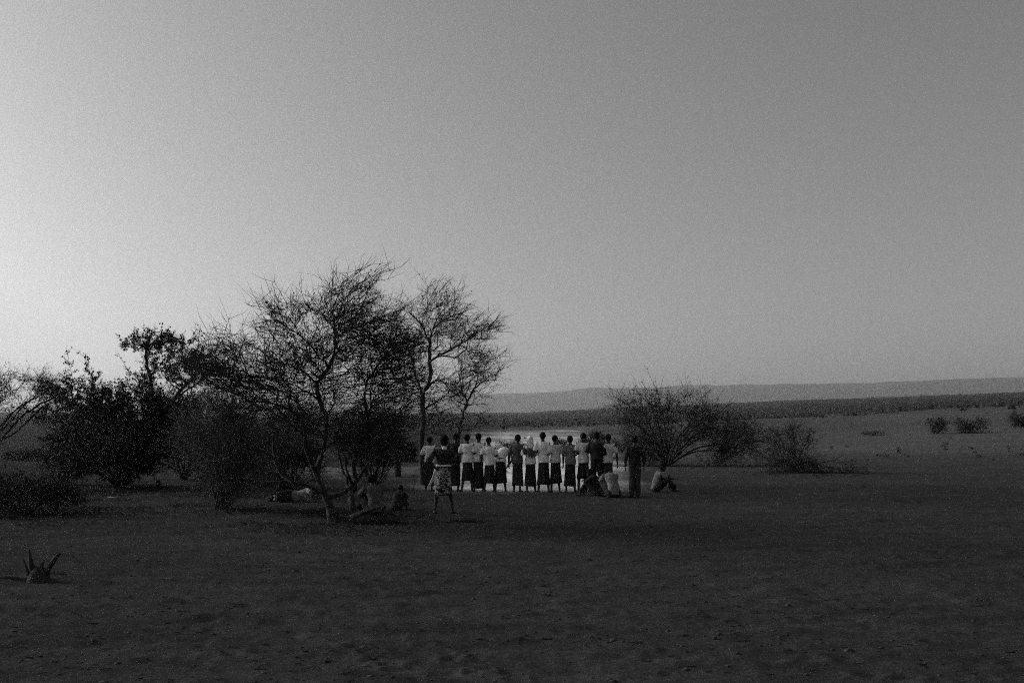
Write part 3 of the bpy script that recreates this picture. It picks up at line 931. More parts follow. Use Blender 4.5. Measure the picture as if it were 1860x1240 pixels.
def stump():
    b, D = ground_pt(72, 1056)
    s = D / F
    root = empty('splintered_stump', b); tag(root, 'black splintered tree stump with upright broken snags in the left foreground', 'stump')
    V, Fc = tube_mesh([[(0, 0, -0.05, 0.135), (0.0, 0, 0.04, 0.12), (0, 0, 0.13, 0.10), (0.01, 0, 0.17, 0.06)]], 12, 4, 0.16)
    mesh_obj('bole', V, Fc, M['bark'], root, True)
    sn = [[(-.05, 0, .08, .06), (-.08, .01, .18, .042), (-.085, 0, .28, .034), (-.09, 0, .385, .014)],
          [(.06, 0, .08, .062), (.10, -.01, .17, .045), (.145, -.02, .27, .038), (.185, -.02, .345, .02)],
          [(0, .02, .1, .05), (.01, .02, .2, .032), (.03, .03, .27, .012)],
          [(-.09, -.03, .06, .04), (-.13, -.02, .2, .02), (-.155, -.01, .30, .008)],
          [(.05, .05, .08, .04), (.085, .06, .2, .022), (.10, .07, .29, .010)]]
    for k, q in enumerate(sn):
        q = [(a_ * (1 + 0.9 * c_), b_, c_, d_ * 0.74) for a_, b_, c_, d_ in q]
        V, Fc = tube_mesh([q], 7, 10 + k, 0.2); mesh_obj('snag', V, Fc, M['bark'], root, True)
    V, Fc = tube_mesh([[(-.1, 0, .03, .05), (-.28, .02, .045, .034), (-.5, .0, .05, .026), (-.72, .04, .08, .016), (-.9, .05, .07, .008)]], 7, 31, 0.2); mesh_obj('root', V, Fc, M['bark'], root, True)
    V, Fc = tube_mesh([[(.1, -.02, .03, .05), (.2, -.08, .01, .03), (.3, -.1, -.01, .02)]], 7, 32, 0.2); mesh_obj('root', V, Fc, M['bark'], root, True)
    b, D = ground_pt(287, 884)
    root = empty('low_stump', b); tag(root, 'tiny dark broken stump on the pale strip right of the dense bush', 'stump')
    V, Fc = tube_mesh([[(0, 0, -.04, .09), (.01, 0, .08, .075), (0, 0, .16, .07), (.01, 0, .2, .05)]], 9, 5, 0.2); mesh_obj('bole', V, Fc, M['bark'], root, True)
    b, D = ground_pt(722, 866)
    root = empty('dead_trunk', b); tag(root, 'dead snapped tree trunk standing behind the hunched child', 'tree')
    V, Fc = tube_mesh([[(0, 0, -.05, .16), (.02, 0, .3, .13), (.0, 0, .7, .12), (-.04, 0, 1.05, .10), (-.02, 0, 1.28, .06)]], 10, 6, 0.14); mesh_obj('trunk', V, Fc, M['bark'], root, True)
    V, Fc = tube_mesh([[(-.02, 0, .8, .05), (.12, 0, 1.1, .03), (.2, .05, 1.4, .012)]], 7, 7, 0.14); mesh_obj('limb', V, Fc, M['bark'], root, True)
    b, D = ground_pt(203, 905)
    V, Fc = tube_mesh([[(-.13, 0, .03, .012), (-.04, .02, .05, .02), (.05, 0, .04, .018), (.12, .01, .045, .010)]], 6, 8, 0.3)
    o = mesh_obj('pale_stick', V, Fc, M['plastic'], None, True, b); tag(o, 'short pale stick lying in the shade before the dense bush', 'stick')


stump()


def clods():
    r = np.random.default_rng(91); n = 4800
    d = 6.3 * np.exp(r.random(n) * 1.7); a = r.uniform(-0.56, 0.56, n)
    x, y = d * np.sin(a), d * np.cos(a)
    z = base_height(x, y) + relief(x, y)
    s = np.clip(r.lognormal(-4.95, 0.45, n), 0.005, 0.035)
    ph = (1 + 5 ** .5) / 2
    ico = np.array([(-1, ph, 0), (1, ph, 0), (-1, -ph, 0), (1, -ph, 0), (0, -1, ph), (0, 1, ph), (0, -1, -ph), (0, 1, -ph), (ph, 0, -1), (ph, 0, 1), (-ph, 0, -1), (-ph, 0, 1)]) / 1.9
    fc = np.array([(0, 11, 5), (0, 5, 1), (0, 1, 7), (0, 7, 10), (0, 10, 11), (1, 5, 9), (5, 11, 4), (11, 10, 2), (10, 7, 6), (7, 1, 8), (3, 9, 4), (3, 4, 2), (3, 2, 6), (3, 6, 8), (3, 8, 9), (4, 9, 5), (2, 4, 11), (6, 2, 10), (8, 6, 7), (9, 8, 1)])
    V = ico[None] * r.uniform(.7, 1.3, (n, 12, 1)) * s[:, None, None] * np.stack([r.uniform(.8, 1.8, n), r.uniform(.8, 1.3, n), r.uniform(.5, .9, n)], 1)[:, None]
    V += np.stack([x, y, z + s * .15], 1)[:, None]
    Fq = (np.arange(n)[:, None, None] * 12 + fc[None]).reshape(-1, 3)
    o = bpy.data.objects.new('clods', fast_mesh('clods', V.reshape(-1, 3), Fq, M['stone'])); COL.objects.link(o)
    tag(o, 'small dark earth clods and stones strewn over the trampled ground', 'clods', kind='stuff')


clods()


def litter():
    r = np.random.default_rng(92); n = 1300
    d = 6.3 * np.exp(r.random(n) * 1.5); a = r.uniform(-0.56, 0.56, n)
    x, y = d * np.sin(a), d * np.cos(a)
    keep = n2(x * 0.5 + 9, y * 0.8) > 0.4; x, y = x[keep], y[keep]; n = len(x)
    z = base_height(x, y) + relief(x, y) + 0.008
    dr = np.stack([r.normal(0, 1, n), r.normal(0, .45, n), r.normal(0.03, .08, n)], 1)
    v, f, *_ = twig_mesh(np.stack([x, y, z], 1), dr, r.uniform(.03, .13, n), r.uniform(.003, .006, n), r, .3)
    o = bpy.data.objects.new('twig_litter', fast_mesh('twig_litter', v, f, M['grass'])); COL.objects.link(o)
    tag(o, 'dark dry twigs and dung strewn over the foreground earth', 'litter', kind='stuff')


litter()

# ------------------------------------------------------------------ people
PENDING = []      # objects whose remesh is applied in one go at the end


def V3(*a): return Vector(a)


class Build:
    def __init__(s): s.V = []; s.F = []

    def rings(s, rings, n=14):
        """rings: (centre, axisA, axisB) ; closed ends"""
        first = prev = None
        for c, a, b in rings:
            base = len(s.V)
            for k in range(n):
                t = 2 * math.pi * k / n
                s.V.append(c + a * math.cos(t) + b * math.sin(t))
            if prev is not None:
                for k in range(n):
                    k2 = (k + 1) % n; s.F.append((prev + k, prev + k2, base + k2, base + k))
            else: first = base
            prev = base
        s.F.append(tuple(first + k for k in reversed(range(n)))); s.F.append(tuple(prev + k for k in range(n)))

    def chain(s, pts, rads, n=10, flat=None):
        """tapered limb through pts with rounded ends"""
        R_ = []
        P = [Vector(p) for p in pts]
        d0 = (P[0] - P[1]).normalized(); d1 = (P[-1] - P[-2]).normalized()
        P2 = [P[0] + d0 * rads[0] * 0.85, P[0] + d0 * rads[0] * 0.5] + P + [P[-1] + d1 * rads[-1] * 0.5, P[-1] + d1 * rads[-1] * 0.85]
        r2 = [rads[0] * 0.45, rads[0] * 0.86] + list(rads) + [rads[-1] * 0.86, rads[-1] * 0.45]
        for i, p in enumerate(P2):
            d = (P2[min(i + 1, len(P2) - 1)] - P2[max(i - 1, 0)]).normalized()
            if flat:
                a = Vector(flat[0]); a = (a - d * a.dot(d)).normalized(); b = d.cross(a); R_.append((p, a * r2[i] * flat[1], b * r2[i] * flat[2]))
            else:
                a = d.orthogonal().normalized(); b = d.cross(a); R_.append((p, a * r2[i], b * r2[i]))
        s.rings(R_, n)

    def ellipsoid(s, c, ax, ay, az, n=14, m=9):
        R_ = []
        for i in range(m):
            t = -math.pi / 2 + math.pi * (i + 0.35) / (m - 0.3)
            R_.append((c + az * math.sin(t), ax * math.cos(t), ay * math.cos(t)))
        s.rings(R_, n)


def solid(name, bld, mat, parent, vox, smooth=2):
    o = mesh_obj(name, bld.V, bld.F, mat, parent, True)
    m = o.modifiers.new('r', 'REMESH'); m.mode = 'VOXEL'; m.voxel_size = vox; m.use_smooth_shade = True
    if smooth:
        q = o.modifiers.new('s', 'SMOOTH'); q.factor = 0.5; q.iterations = smooth
    PENDING.append(o)
    return o


def finish_people():
    dg = bpy.context.evaluated_depsgraph_get(); dg.update()
    for o in PENDING:
        me = bpy.data.meshes.new_from_object(o.evaluated_get(dg))
        o.modifiers.clear(); o.data = me
        me.name = o.name


def hand(b, wrist, d, palm_n, curl=0.5, side=1):
    """palm and five bent fingers; d = direction of the hand, palm_n = normal of the palm (fingers curl toward it)"""
    d = d.normalized(); pn = (palm_n - d * palm_n.dot(d)).normalized(); lat = d.cross(pn).normalized() * side
    k = wrist + d * 0.085
    b.chain([wrist - d * 0.01, wrist + d * 0.045, k], [0.026, 0.038, 0.040], 10, (lat, 1.0, 0.48))
    for j, (off, L) in enumerate(((-.031, .066), (-.0105, .078), (.0105, .074), (.030, .058))):
        p0 = k + lat * off - d * 0.005
        d1 = (d + pn * curl * 0.5 + lat * off * 3).normalized(); d2 = (d + pn * curl * 1.3).normalized(); d3 = (d + pn * curl * 2.4).normalized()
        p1 = p0 + d1 * L * .48; p2 = p1 + d2 * L * .32; p3 = p2 + d3 * L * .25
        b.chain([p0, p1, p2, p3], [0.0100, 0.0095, 0.0088, 0.0075], 6)
    t0 = wrist + d * 0.03 - lat * 0.03
    t1 = t0 + (d * .55 - lat * .75 + pn * .3).normalized() * .04; t2 = t1 + (d * .9 - lat * .25 + pn * .4).normalized() * .032
    b.chain([t0, t1, t2], [0.014, 0.0115, 0.0095], 6)


def foot(b, ankle, toe_dir):
    t = toe_dir.normalized(); heel = ankle - t * 0.045 + V3(0, 0, -0.048)
    lat = t.cross(V3(0, 0, 1)).normalized()
    b.chain([heel, ankle + t * 0.04 + V3(0, 0, -0.045), ankle + t * 0.125 + V3(0, 0, -0.058)], [0.034, 0.038, 0.036], 10, (lat, 1.0, 0.72))
    for j in range(5):
        o = (j - 2) * 0.0165
        b.chain([ankle + t * 0.135 + lat * o + V3(0, 0, -0.064), ankle + t * (0.178 - abs(j - 1.2) * 0.008) + lat * o + V3(0, 0, -0.067)], [0.0115, 0.0095], 6)


def head(b, c, face, up):
    """skull with jaw, brow, nose, lips, chin and ears"""
    f = face.normalized(); u = (up - f * up.dot(f)).normalized(); l = f.cross(u).normalized()
    b.ellipsoid(c + u * 0.022 - f * 0.008, l * 0.073, f * 0.094, u * 0.092)
    b.ellipsoid(c - u * 0.045 + f * 0.020, l * 0.056, f * 0.066, u * 0.070)
    b.ellipsoid(c + u * 0.018 + f * 0.070, l * 0.050, f * 0.018, u * 0.012, 10, 6)       # brow
    b.chain([c + u * 0.008 + f * 0.083, c - u * 0.020 + f * 0.098, c - u * 0.026 + f * 0.094], [0.009, 0.014, 0.016], 8)
    b.ellipsoid(c - u * 0.058 + f * 0.082, l * 0.024, f * 0.011, u * 0.012, 10, 6)       # lips
    b.ellipsoid(c - u * 0.096 + f * 0.070, l * 0.022, f * 0.018, u * 0.016, 10, 6)       # chin
    for s in (-1, 1):
        b.ellipsoid(c - u * 0.008 - f * 0.008 + l * 0.076 * s, l * 0.010, f * 0.020, u * 0.031, 8, 6)
        b.ellipsoid(c + u * 0.002 + f * 0.078 + l * 0.030 * s, l * 0.013, f * 0.008, u * 0.007, 8, 5)


# torso cross sections along the spine: fraction pelvis->neck, half width, half depth
TORSO = [(0.0, 0.118, 0.092), (0.10, 0.130, 0.098), (0.26, 0.128, 0.092), (0.42, 0.122, 0.088), (0.60, 0.142, 0.100), (0.76, 0.160, 0.104), (0.88, 0.165, 0.088), (0.96, 0.115, 0.07), (1.0, 0.06, 0.055)]


def spine_pts(J, n):
    """points on the curve pelvis - waist - chest - neck base"""
    q = [J['pelvis'], J['waist'], J['chest'], J['neck']]
    L = [0]
    for i in range(3): L.append(L[-1] + (q[i + 1] - q[i]).length)
    out = []
    for t in n:
        d = t * L[-1]
        for i in range(3):
            if d <= L[i + 1] + 1e-6: break
        k = (d - L[i]) / (L[i + 1] - L[i]); p = q[i].lerp(q[i + 1], k)
        out.append(p)
    return out


def torso_rings(J, t0, t1, inflate, flare=0.0, seed=0):
    rs = random.Random(seed)
    fr = [t for t in np.linspace(t0, t1, 13)]
    pts = spine_pts(J, fr); lat = J['lat']
    out = []
    for i, p in enumerate(pts):
        d = (pts[min(i + 1, 12)] - pts[max(i - 1, 0)]).normalized()
        w = np.interp(fr[i], [a for a, _, _ in TORSO], [a for _, a, _ in TORSO]); dp = np.interp(fr[i], [a for a, _, _ in TORSO], [a for _, _, a in TORSO])
        a = (lat - d * lat.dot(d)).normalized(); b = d.cross(a)
        k = inflate + flare * max(0, 0.5 - fr[i]) + rs.uniform(-.004, .004) * (inflate > 0)
        out.append((p, a * (w * J.get('wide', 1) + k), b * (dp * J.get('wide', 1) + k)))
    return out


def base_joints(lean=0.0, stance=0.10):
    J = dict(lat=V3(1, 0, 0), pelvis=V3(0, 0, 0.90), waist=V3(0, 0.01, 1.07), chest=V3(0, 0.0 + lean * .5, 1.27), neck=V3(0, 0.0 + lean, 1.44), head=V3(0, 0.02 + lean * 1.2, 1.585),
             face=V3(0, 1, 0), up=V3(0, 0, 1))
    for s, k in ((-1, 'l'), (1, 'r')):
        J['hip' + k] = V3(s * 0.068, 0, 0.90); J['knee' + k] = V3(s * (0.065 + stance * .33), 0.02, 0.48); J['ank' + k] = V3(s * (0.055 + stance * .6), -0.02, 0.085)
        J['toe' + k] = V3(s * 0.25, 1, 0)
        J['sh' + k] = V3(s * 0.185, lean * .9, 1.375)
        J['el' + k] = V3(s * 0.245, -0.03, 1.10); J['wr' + k] = V3(s * 0.13, 0.17, 1.13)
        J['hd' + k] = V3(-s * 0.6, 0.8, 0.1); J['pn' + k] = V3(-s * 1, 0, 0)
    return J


def person(px, foot_y, height_px, label, J, shirt='white', lower='sarong', kind='sarong', hem=0.30, rz=0.0, sleeve=0.62, seed=0, hair='short', group=None, untuck=0.17, D=None, drop=0.0, shirt_name='shirt', full=1.70, dx=0.0):
    if D is None: D = depth_of(foot_y)
    x = (px - 930) / F * D
    s = (height_px / F * D) / full
    root = empty('person', (x, D, near_height(x, D) - 0.01 + drop), rz + (random.Random(seed * 7).uniform(-.25, .25) if group else 0), s)
    tag(root, label, 'person', group)
    rs = random.Random(seed)
    # --- body, one continuous surface
    b = Build()
    b.rings(torso_rings(J, 0, 1, 0), 16)
    b.chain([J['neck'] - (J['head'] - J['neck']) * .25, J['neck'] + (J['head'] - J['neck']) * .75], [0.056, 0.050], 12)
    head(b, J['head'], J['face'], J['up'])
    for k, sd_ in (('l', -1), ('r', 1)):
        b.chain([J['chest'] + (J['sh' + k] - J['chest']) * .55, J['sh' + k], J['sh' + k].lerp(J['el' + k], .45), J['el' + k], J['el' + k].lerp(J['wr' + k], .35), J['wr' + k]],
                [0.066, 0.056, 0.045, 0.037, 0.038, 0.024], 10)
        hand(b, J['wr' + k], J['hd' + k], J['pn' + k], 0.5, sd_)
        b.chain([J['hip' + k], J['hip' + k].lerp(J['knee' + k], .4), J['knee' + k], J['knee' + k].lerp(J['ank' + k], .3), J['ank' + k]], [0.074, 0.068, 0.050, 0.050, 0.034], 10)
        foot(b, J['ank' + k], J['toe' + k])
    solid('body', b, M['skin'], root, 0.0135, 2)
    # --- hair
    f = J['face'].normalized(); u = (J['up'] - f * J['up'].dot(f)).normalized(); l = f.cross(u).normalized(); c = J['head']
    if hair in ('short', 'full'):
        h = Build(); e = 0.019 if hair == 'short' else 0.03
        h.ellipsoid(c + u * 0.030 - f * 0.018, l * (0.073 + e), f * (0.090 + e), u * (0.086 + e), 18, 12)
        if hair == 'full': h.ellipsoid(c - u * 0.02 - f * 0.05, l * 0.09, f * 0.07, u * 0.09, 16, 10)
        v2 = [v + Vector((rs.uniform(-1, 1), rs.uniform(-1, 1), rs.uniform(-1, 1))) * 0.006 for v in h.V]; h.V = v2
        solid('hair', h, M['hair'], root, 0.014, 1)
    elif hair == 'scarf':
        h = Build()
        h.ellipsoid(c + u * 0.020 - f * 0.015, l * 0.096, f * 0.112, u * 0.112, 18, 12)
        h.rings([(c + u * .04 - f * .02, l * .095, f * .10), (c - u * .07 - f * .03, l * .105, f * .10), (J['neck'] + V3(0, -.02, .0), l * .135, f * .105), (J['neck'] + V3(0, -.03, -.10), l * .19, f * .115), (J['chest'] + V3(0.02, -.04, -.0), l * .15, f * .09), (J['chest'] + V3(.03, -.05, -.08), l * .08, f * .06)], 16)
        solid('headscarf', h, M['white'], root, 0.014, 2)
    # --- shirt
    t = Build()
    t.rings(torso_rings(J, 0.10 - untuck, 0.975, 0.020, 0.05, seed), 18)
    for k in 'lr':
        e = J['sh' + k].lerp(J['el' + k], sleeve) if sleeve <= 1 else None
        pts = [J['chest'] + (J['sh' + k] - J['chest']) * .55, J['sh' + k], J['sh' + k].lerp(J['el' + k], .5 * min(sleeve, 1))]
        rad = [0.082, 0.074, 0.070]
        if e is not None: pts.append(e); rad.append(0.070)
        else:
            pts += [J['el' + k], J['el' + k].lerp(J['wr' + k], sleeve - 1)]; rad += [0.056, 0.046]
        t.chain(pts, rad, 12)
    o = solid(shirt_name, t, M[shirt], root, 0.016, 2)
    tx = o.modifiers.new('folds', 'DISPLACE'); tx.texture = FOLDS; tx.strength = 0.022; tx.mid_level = 0.5
    # --- lower garment
    if kind == 'sarong':
        t = Build(); R_ = []
        zt = J['pelvis'].z + 0.12; zb = hem
        n = 40; ph = rs.uniform(0, 6); stx = abs(J['ankr'].x)
        V, Fc = [], []
        m = 12
        for i in range(m + 1):
            q = i / m; z = zt + (zb - zt) * q
            w = np.interp(q, [0, .15, .35, 1], [.128, .146, .142, .118 + stx * .38]); dp = np.interp(q, [0, .15, .35, 1], [.112, .130, .128, .125])
            cx = J['pelvis'].x * (1 - q) + (J['ankl'].x + J['ankr'].x) / 2 * q; cy = J['pelvis'].y
            for k in range(n):
                a = 2 * math.pi * k / n
                am = 0.004 + 0.014 * q
                rr = 1 + am / .16 * (math.sin(7 * a + ph + q * .6) + .6 * math.sin(11 * a + ph * 2))
                V.append(V3(cx + math.cos(a) * w * rr, cy + math.sin(a) * dp * rr, z + 0.012 * math.sin(2 * a + ph) * q))
        for i in range(m):
            for k in range(n):
                k2 = (k + 1) % n; Fc.append((i * n + k, (i + 1) * n + k, (i + 1) * n + k2, i * n + k2))
        Fc.append(tuple(range(n))); 
        # inner side of the hem
        bi = len(V)
        for k in range(n): 
            p = V[m * n + k]; V.append(V3(p.x * .93, p.y * .93, p.z + .05))
        for k in range(n):
            k2 = (k + 1) % n; Fc.append((m * n + k, bi + k, bi + k2, m * n + k2))
        Fc.append(tuple(bi + k for k in reversed(range(n))))
        mesh_obj('sarong', V, Fc, M[lower], root, True)
    else:
        t = Build()
        w = {'trousers': (0.108, 0.082, 0.072), 'wrap': (0.125, 0.12, 0.10), 'shorts': (0.11, 0.092, .08)}[kind]
        t.rings(torso_rings(J, -0.0, 0.24, 0.014), 16)
        for k in 'lr':
            e = {'trousers': .93, 'wrap': .72, 'shorts': .15}[kind]
            t.chain([J['hip' + k], J['hip' + k].lerp(J['knee' + k], .5), J['knee' + k], J['knee' + k].lerp(J['ank' + k], e)], [w[0], (w[0] + w[1]) / 2, w[1], w[2]], 12)
        if kind == 'wrap':
            mk = (J['kneel'] + J['kneer']) / 2; mh = (J['hipl'] + J['hipr']) / 2; ma = (J['ankl'] + J['ankr']) / 2
            t.chain([mh, mh.lerp(mk, .5), mk, mk.lerp(ma, .6)], [.11, .12, .11, .085], 12)
        o = solid('trousers' if kind == 'trousers' else ('shorts' if kind == 'shorts' else 'sarong'), t, M[lower], root, 0.0145, 2)
        tx = o.modifiers.new('folds', 'DISPLACE'); tx.texture = FOLDS; tx.strength = 0.02; tx.mid_level = 0.5
    return root, J


FOLDS = bpy.data.textures.new('folds', 'CLOUDS'); FOLDS.noise_scale = 0.11; FOLDS.noise_depth = 2


def dancer(seed, lean=0.02, stance=None, elbow=0.0, wide=1.0):
    r = random.Random(seed)
    J = base_joints(lean + r.uniform(-.02, .03), r.uniform(.06, .2) if stance is None else stance)
    J['wide'] = wide
    for s, k in ((-1, 'l'), (1, 'r')):
        J['el' + k] = V3(s * (0.226 + elbow + r.uniform(-.02, .03)), -0.05 + r.uniform(-.04, .02), 1.12 + r.uniform(-.02, .02))
        J['wr' + k] = V3(s * (0.11 + r.uniform(-.03, .06)), 0.17 + r.uniform(-.03, .03), 1.15 + r.uniform(-.06, .06))
    J['head'] = J['head'] + V3(r.uniform(-.012, .012), r.uniform(-.01, .02), r.uniform(-.008, .005))
    J['face'] = V3(r.uniform(-.35, .35), 1, r.uniform(-.2, .05))
    if seed in (3, 5, 10, 12):                                   # one arm hanging
        sgn, k = ((1, 'r'), (-1, 'l'))[seed % 2]
        J['el' + k] = V3(sgn * .235, -.03, 1.09); J['wr' + k] = V3(sgn * .245, .03, .85); J['hd' + k] = V3(0, .1, -1)
    tilt = r.uniform(-.03, .03); sh = r.uniform(-.03, .03)
    for k, q in (('pelvis', .4), ('waist', .2), ('chest', -.3), ('neck', -.6), ('head', -.8)): J[k] = J[k] + V3(sh * q, 0, 0)
    for sgn, k in ((-1, 'l'), (1, 'r')):
        J['hip' + k] = J['hip' + k] + V3(sh * .4, 0, 0)
        for j in ('sh', 'el', 'wr'): J[j + k] = J[j + k] + V3(-sh * .5, 0, sgn * tilt)
        J['ank' + k] = J['ank' + k] + V3(r.uniform(-.02, .02), r.uniform(-.10, .10), 0)
        J['knee' + k] = J['knee' + k] + V3(0, r.uniform(-.02, .06), 0)
    return J


ROW = 'dancers standing in the row'
# px, foot_y, height_px, shirt, lower, hem, label
person(780, 891, 98, 'person in white shirt, elbows out, first of the row beside the slender tree', dancer(1, .02, .06, .03), 'offwhite', 'sarong_c', 'sarong', .17, group=ROW, seed=1, untuck=.10)
person(827, 891.5, 105, 'tall person all in dark clothes at the left of the row, behind the woman', dancer(2, 0, .08), 'dark', 'sarong_c', 'sarong', .16, group=ROW, seed=2, sleeve=1.5)
person(849, 892, 104, 'person in white shirt and knee-length dark sarong, just right of the dark-clothed one', dancer(3, .01, .16), 'offwhite', 'sarong', 'sarong', .33, group=ROW, seed=3)
person(869, 892, 105, 'person in white shirt whose dark sarong reaches nearly to the ankles', dancer(4, .01, .1), 'offwhite', 'sarong_c', 'sarong', .10, group=ROW, seed=4)
person(889, 892.5, 99, 'shorter person in white shirt standing just left of the bending one', dancer(5, .02, .18, .02), 'white', 'sarong_c', 'sarong', .27, group=ROW, seed=5, untuck=.22)


def bending():
    J = base_joints(0, .16)
    J['pelvis'] = V3(0, -.05, .90); J['waist'] = V3(0.01, .0, 1.05); J['chest'] = V3(.10, .12, 1.19); J['neck'] = V3(.19, .27, 1.24); J['head'] = V3(.26, .40, 1.19)
    J['face'] = V3(.1, .7, -.7); J['up'] = V3(.1, .8, .6)
    for s, k in ((-1, 'l'), (1, 'r')):
        J['sh' + k] = V3(s * .17 + .15, .21, 1.21 + s * .01); J['el' + k] = V3(s * .22 + .15, .27, .95); J['wr' + k] = V3(s * .14 + .03, .36, .66); J['hd' + k] = V3(0, .1, -1); J['pn' + k] = V3(0, -1, 0)
        J['hip' + k] = V3(s * .085, -.05, .88); J['knee' + k] = V3(s * .11, 0.03, .47)
    return J


person(909, 892, 104, 'person bending far forward in white shirt, head hidden, in the middle of the row', bending(), 'white', 'sarong', 'sarong', .27, group=ROW, seed=6)
J = dancer(7, 0, .08)
J['ell'] = V3(-.25, -.02, 1.08); J['wrl'] = V3(-.28, .05, .83); J['hdl'] = V3(0, .1, -1)
person(940, 892.5, 104, 'person in charcoal shirt and long dark sarong, left of the white headscarf', J, 'grey', 'sarong_b', 'sarong', .19, group=ROW, seed=7, sleeve=.75, untuck=.22)
pr, J = person(963, 892.5, 102, 'person with long white headscarf and a grey bag on the back', dancer(8, .02, .1), 'white', 'sarong_b', 'sarong', .19, group=ROW, seed=8, hair='scarf', sleeve=1.4, untuck=.22)
bb = Build(); bb.rings([(V3(-.02, -.15, 1.34), V3(.10, 0, 0), V3(0, .03, 0)), (V3(-.02, -.165, 1.28), V3(.125, 0, 0), V3(0, .055, 0)), (V3(0, -.17, 1.16), V3(.13, 0, 0), V3(0, .06, 0)), (V3(.02, -.16, 1.07), V3(.11, 0, 0), V3(0, .04, 0))], 14)
bag = empty('shoulder_bag', pr.location, pr.rotation_euler[2], pr.scale[0]); tag(bag, 'grey cloth bag on the back of the person with the headscarf', 'bag')
o = solid('pouch', bb, M['grey'], bag, .014, 2)
bb = Build(); bb.chain([V3(-.10, -.15, 1.32), V3(-.13, -.10, 1.42), V3(-.13, .02, 1.47), V3(-.12, .10, 1.40)], [.016, .016, .016, .016], 8); solid('strap', bb, M['grey'], bag, .011, 1)
person(987, 893, 109, 'tallest person in a bright white shirt, right of the white headscarf', dancer(9, .01, .14, .02), 'white', 'sarong_c', 'sarong', .22, group=ROW, seed=9, untuck=.22)
person(1009, 893, 103, 'slim person in tucked pale shirt and high dark sarong right of the tallest white shirt', dancer(10, .01, .13), 'pale', 'sarong', 'sarong', .28, group=ROW, seed=10, untuck=.14)
person(1036, 893, 103, 'person in grey shirt with paler hem, third left of the big dark-clothed dancer', dancer(11, .01, .14), 'grey_light', 'sarong_c', 'sarong', .20, group=ROW, seed=11, untuck=.22)
person(1060, 893, 106, 'person in white shirt just left of the big dark-clothed dancer', dancer(12, .01, .16, .02), 'offwhite', 'sarong', 'sarong', .38, group=ROW, seed=12, untuck=.22)
person(1084, 894, 109, 'big person all in black behind the two crouching ones', dancer(13, 0, .14, .03, 1.18), 'dark', 'dark', 'trousers', 0, group=ROW, seed=13, sleeve=1.6, untuck=.06)
J = dancer(14, 0, .1)
J['elr'] = V3(.26, -.02, 1.08); J['wrr'] = V3(.28, .02, .83); J['hdr'] = V3(0, .1, -1)
person(1104, 894, 106, 'person in pale shirt with dangling arm, last on the right of the row', J, 'pale', 'sarong_c', 'sarong', .25, group=ROW, seed=14, sleeve=.6)


# --- woman nearer the camera, hands on hips
def woman():
    J = base_joints(-.01, .26)
    for s, k in ((-1, 'l'), (1, 'r')):
        J['el' + k] = V3(s * .335, -.10, 1.13); J['wr' + k] = V3(s * .175, -.06, 1.00); J['hd' + k] = V3(-s * .8, -.1, -.3); J['pn' + k] = V3(0, 1, 0)
        J['ank' + k] = V3(s * .19, -.02, .085); J['knee' + k] = V3(s * .145, .02, .48)
    J['face'] = V3(-.3, 1, 0)
    root, J = person(806, 932, 141, 'woman with hands on hips in dark shawl and boldly printed skirt, nearest standing figure', J, 'shawl', 'print', 'sarong', .40, seed=15, hair='full', sleeve=.9, untuck=-.14, shirt_name='shawl')
    t = Build(); t.rings([(V3(0, 0, 1.03), V3(.168, 0, 0), V3(0, .132, 0)), (V3(0, 0, 1.05), V3(.170, 0, 0), V3(0, .134, 0)), (V3(0, 0, 1.07), V3(.164, 0, 0), V3(0, .128, 0))], 20)
    mesh_obj('belt', t.V, t.F, M['offwhite'], root, True)
    t = Build(); t.ellipsoid(V3(.02, -.10, 1.43), V3(.055, 0, 0), V3(0, .03, 0), V3(0, 0, .05), 12, 8)
    solid('neck_knot', t, M['white'], root, .012, 1)
    # loose end of cloth hanging beside the skirt
    t = Build(); t.rings([(V3(-.15, -.05, 1.02), V3(.03, 0, 0), V3(0, .015, 0)), (V3(-.20, -.06, .85), V3(.035, 0, 0), V3(0, .012, 0)), (V3(-.27, -.06, .68), V3(.03, 0, 0), V3(0, .012, 0)), (V3(-.33, -.05, .58), V3(.02, 0, 0), V3(0, .01, 0))], 10)
    mesh_obj('sash_end', t.V, t.F, M['pale'], root, True)


woman()

# --- dark standing figure at the right, slightly nearer
J = base_joints(0, .05); J['wide'] = 1.05
for s, k in ((-1, 'l'), (1, 'r')):
    J['el' + k] = V3(s * .25, -.03, 1.09); J['wr' + k] = V3(s * .25, .03, .86); J['hd' + k] = V3(0, .1, -1)
J['face'] = V3(.6, .8, 0)
person(1153, 903, 113, 'person in black shirt and long dark trousers standing alone right of the row', J, 'dark', 'charcoal', 'trousers', 0, seed=17, sleeve=1.5, untuck=.06)


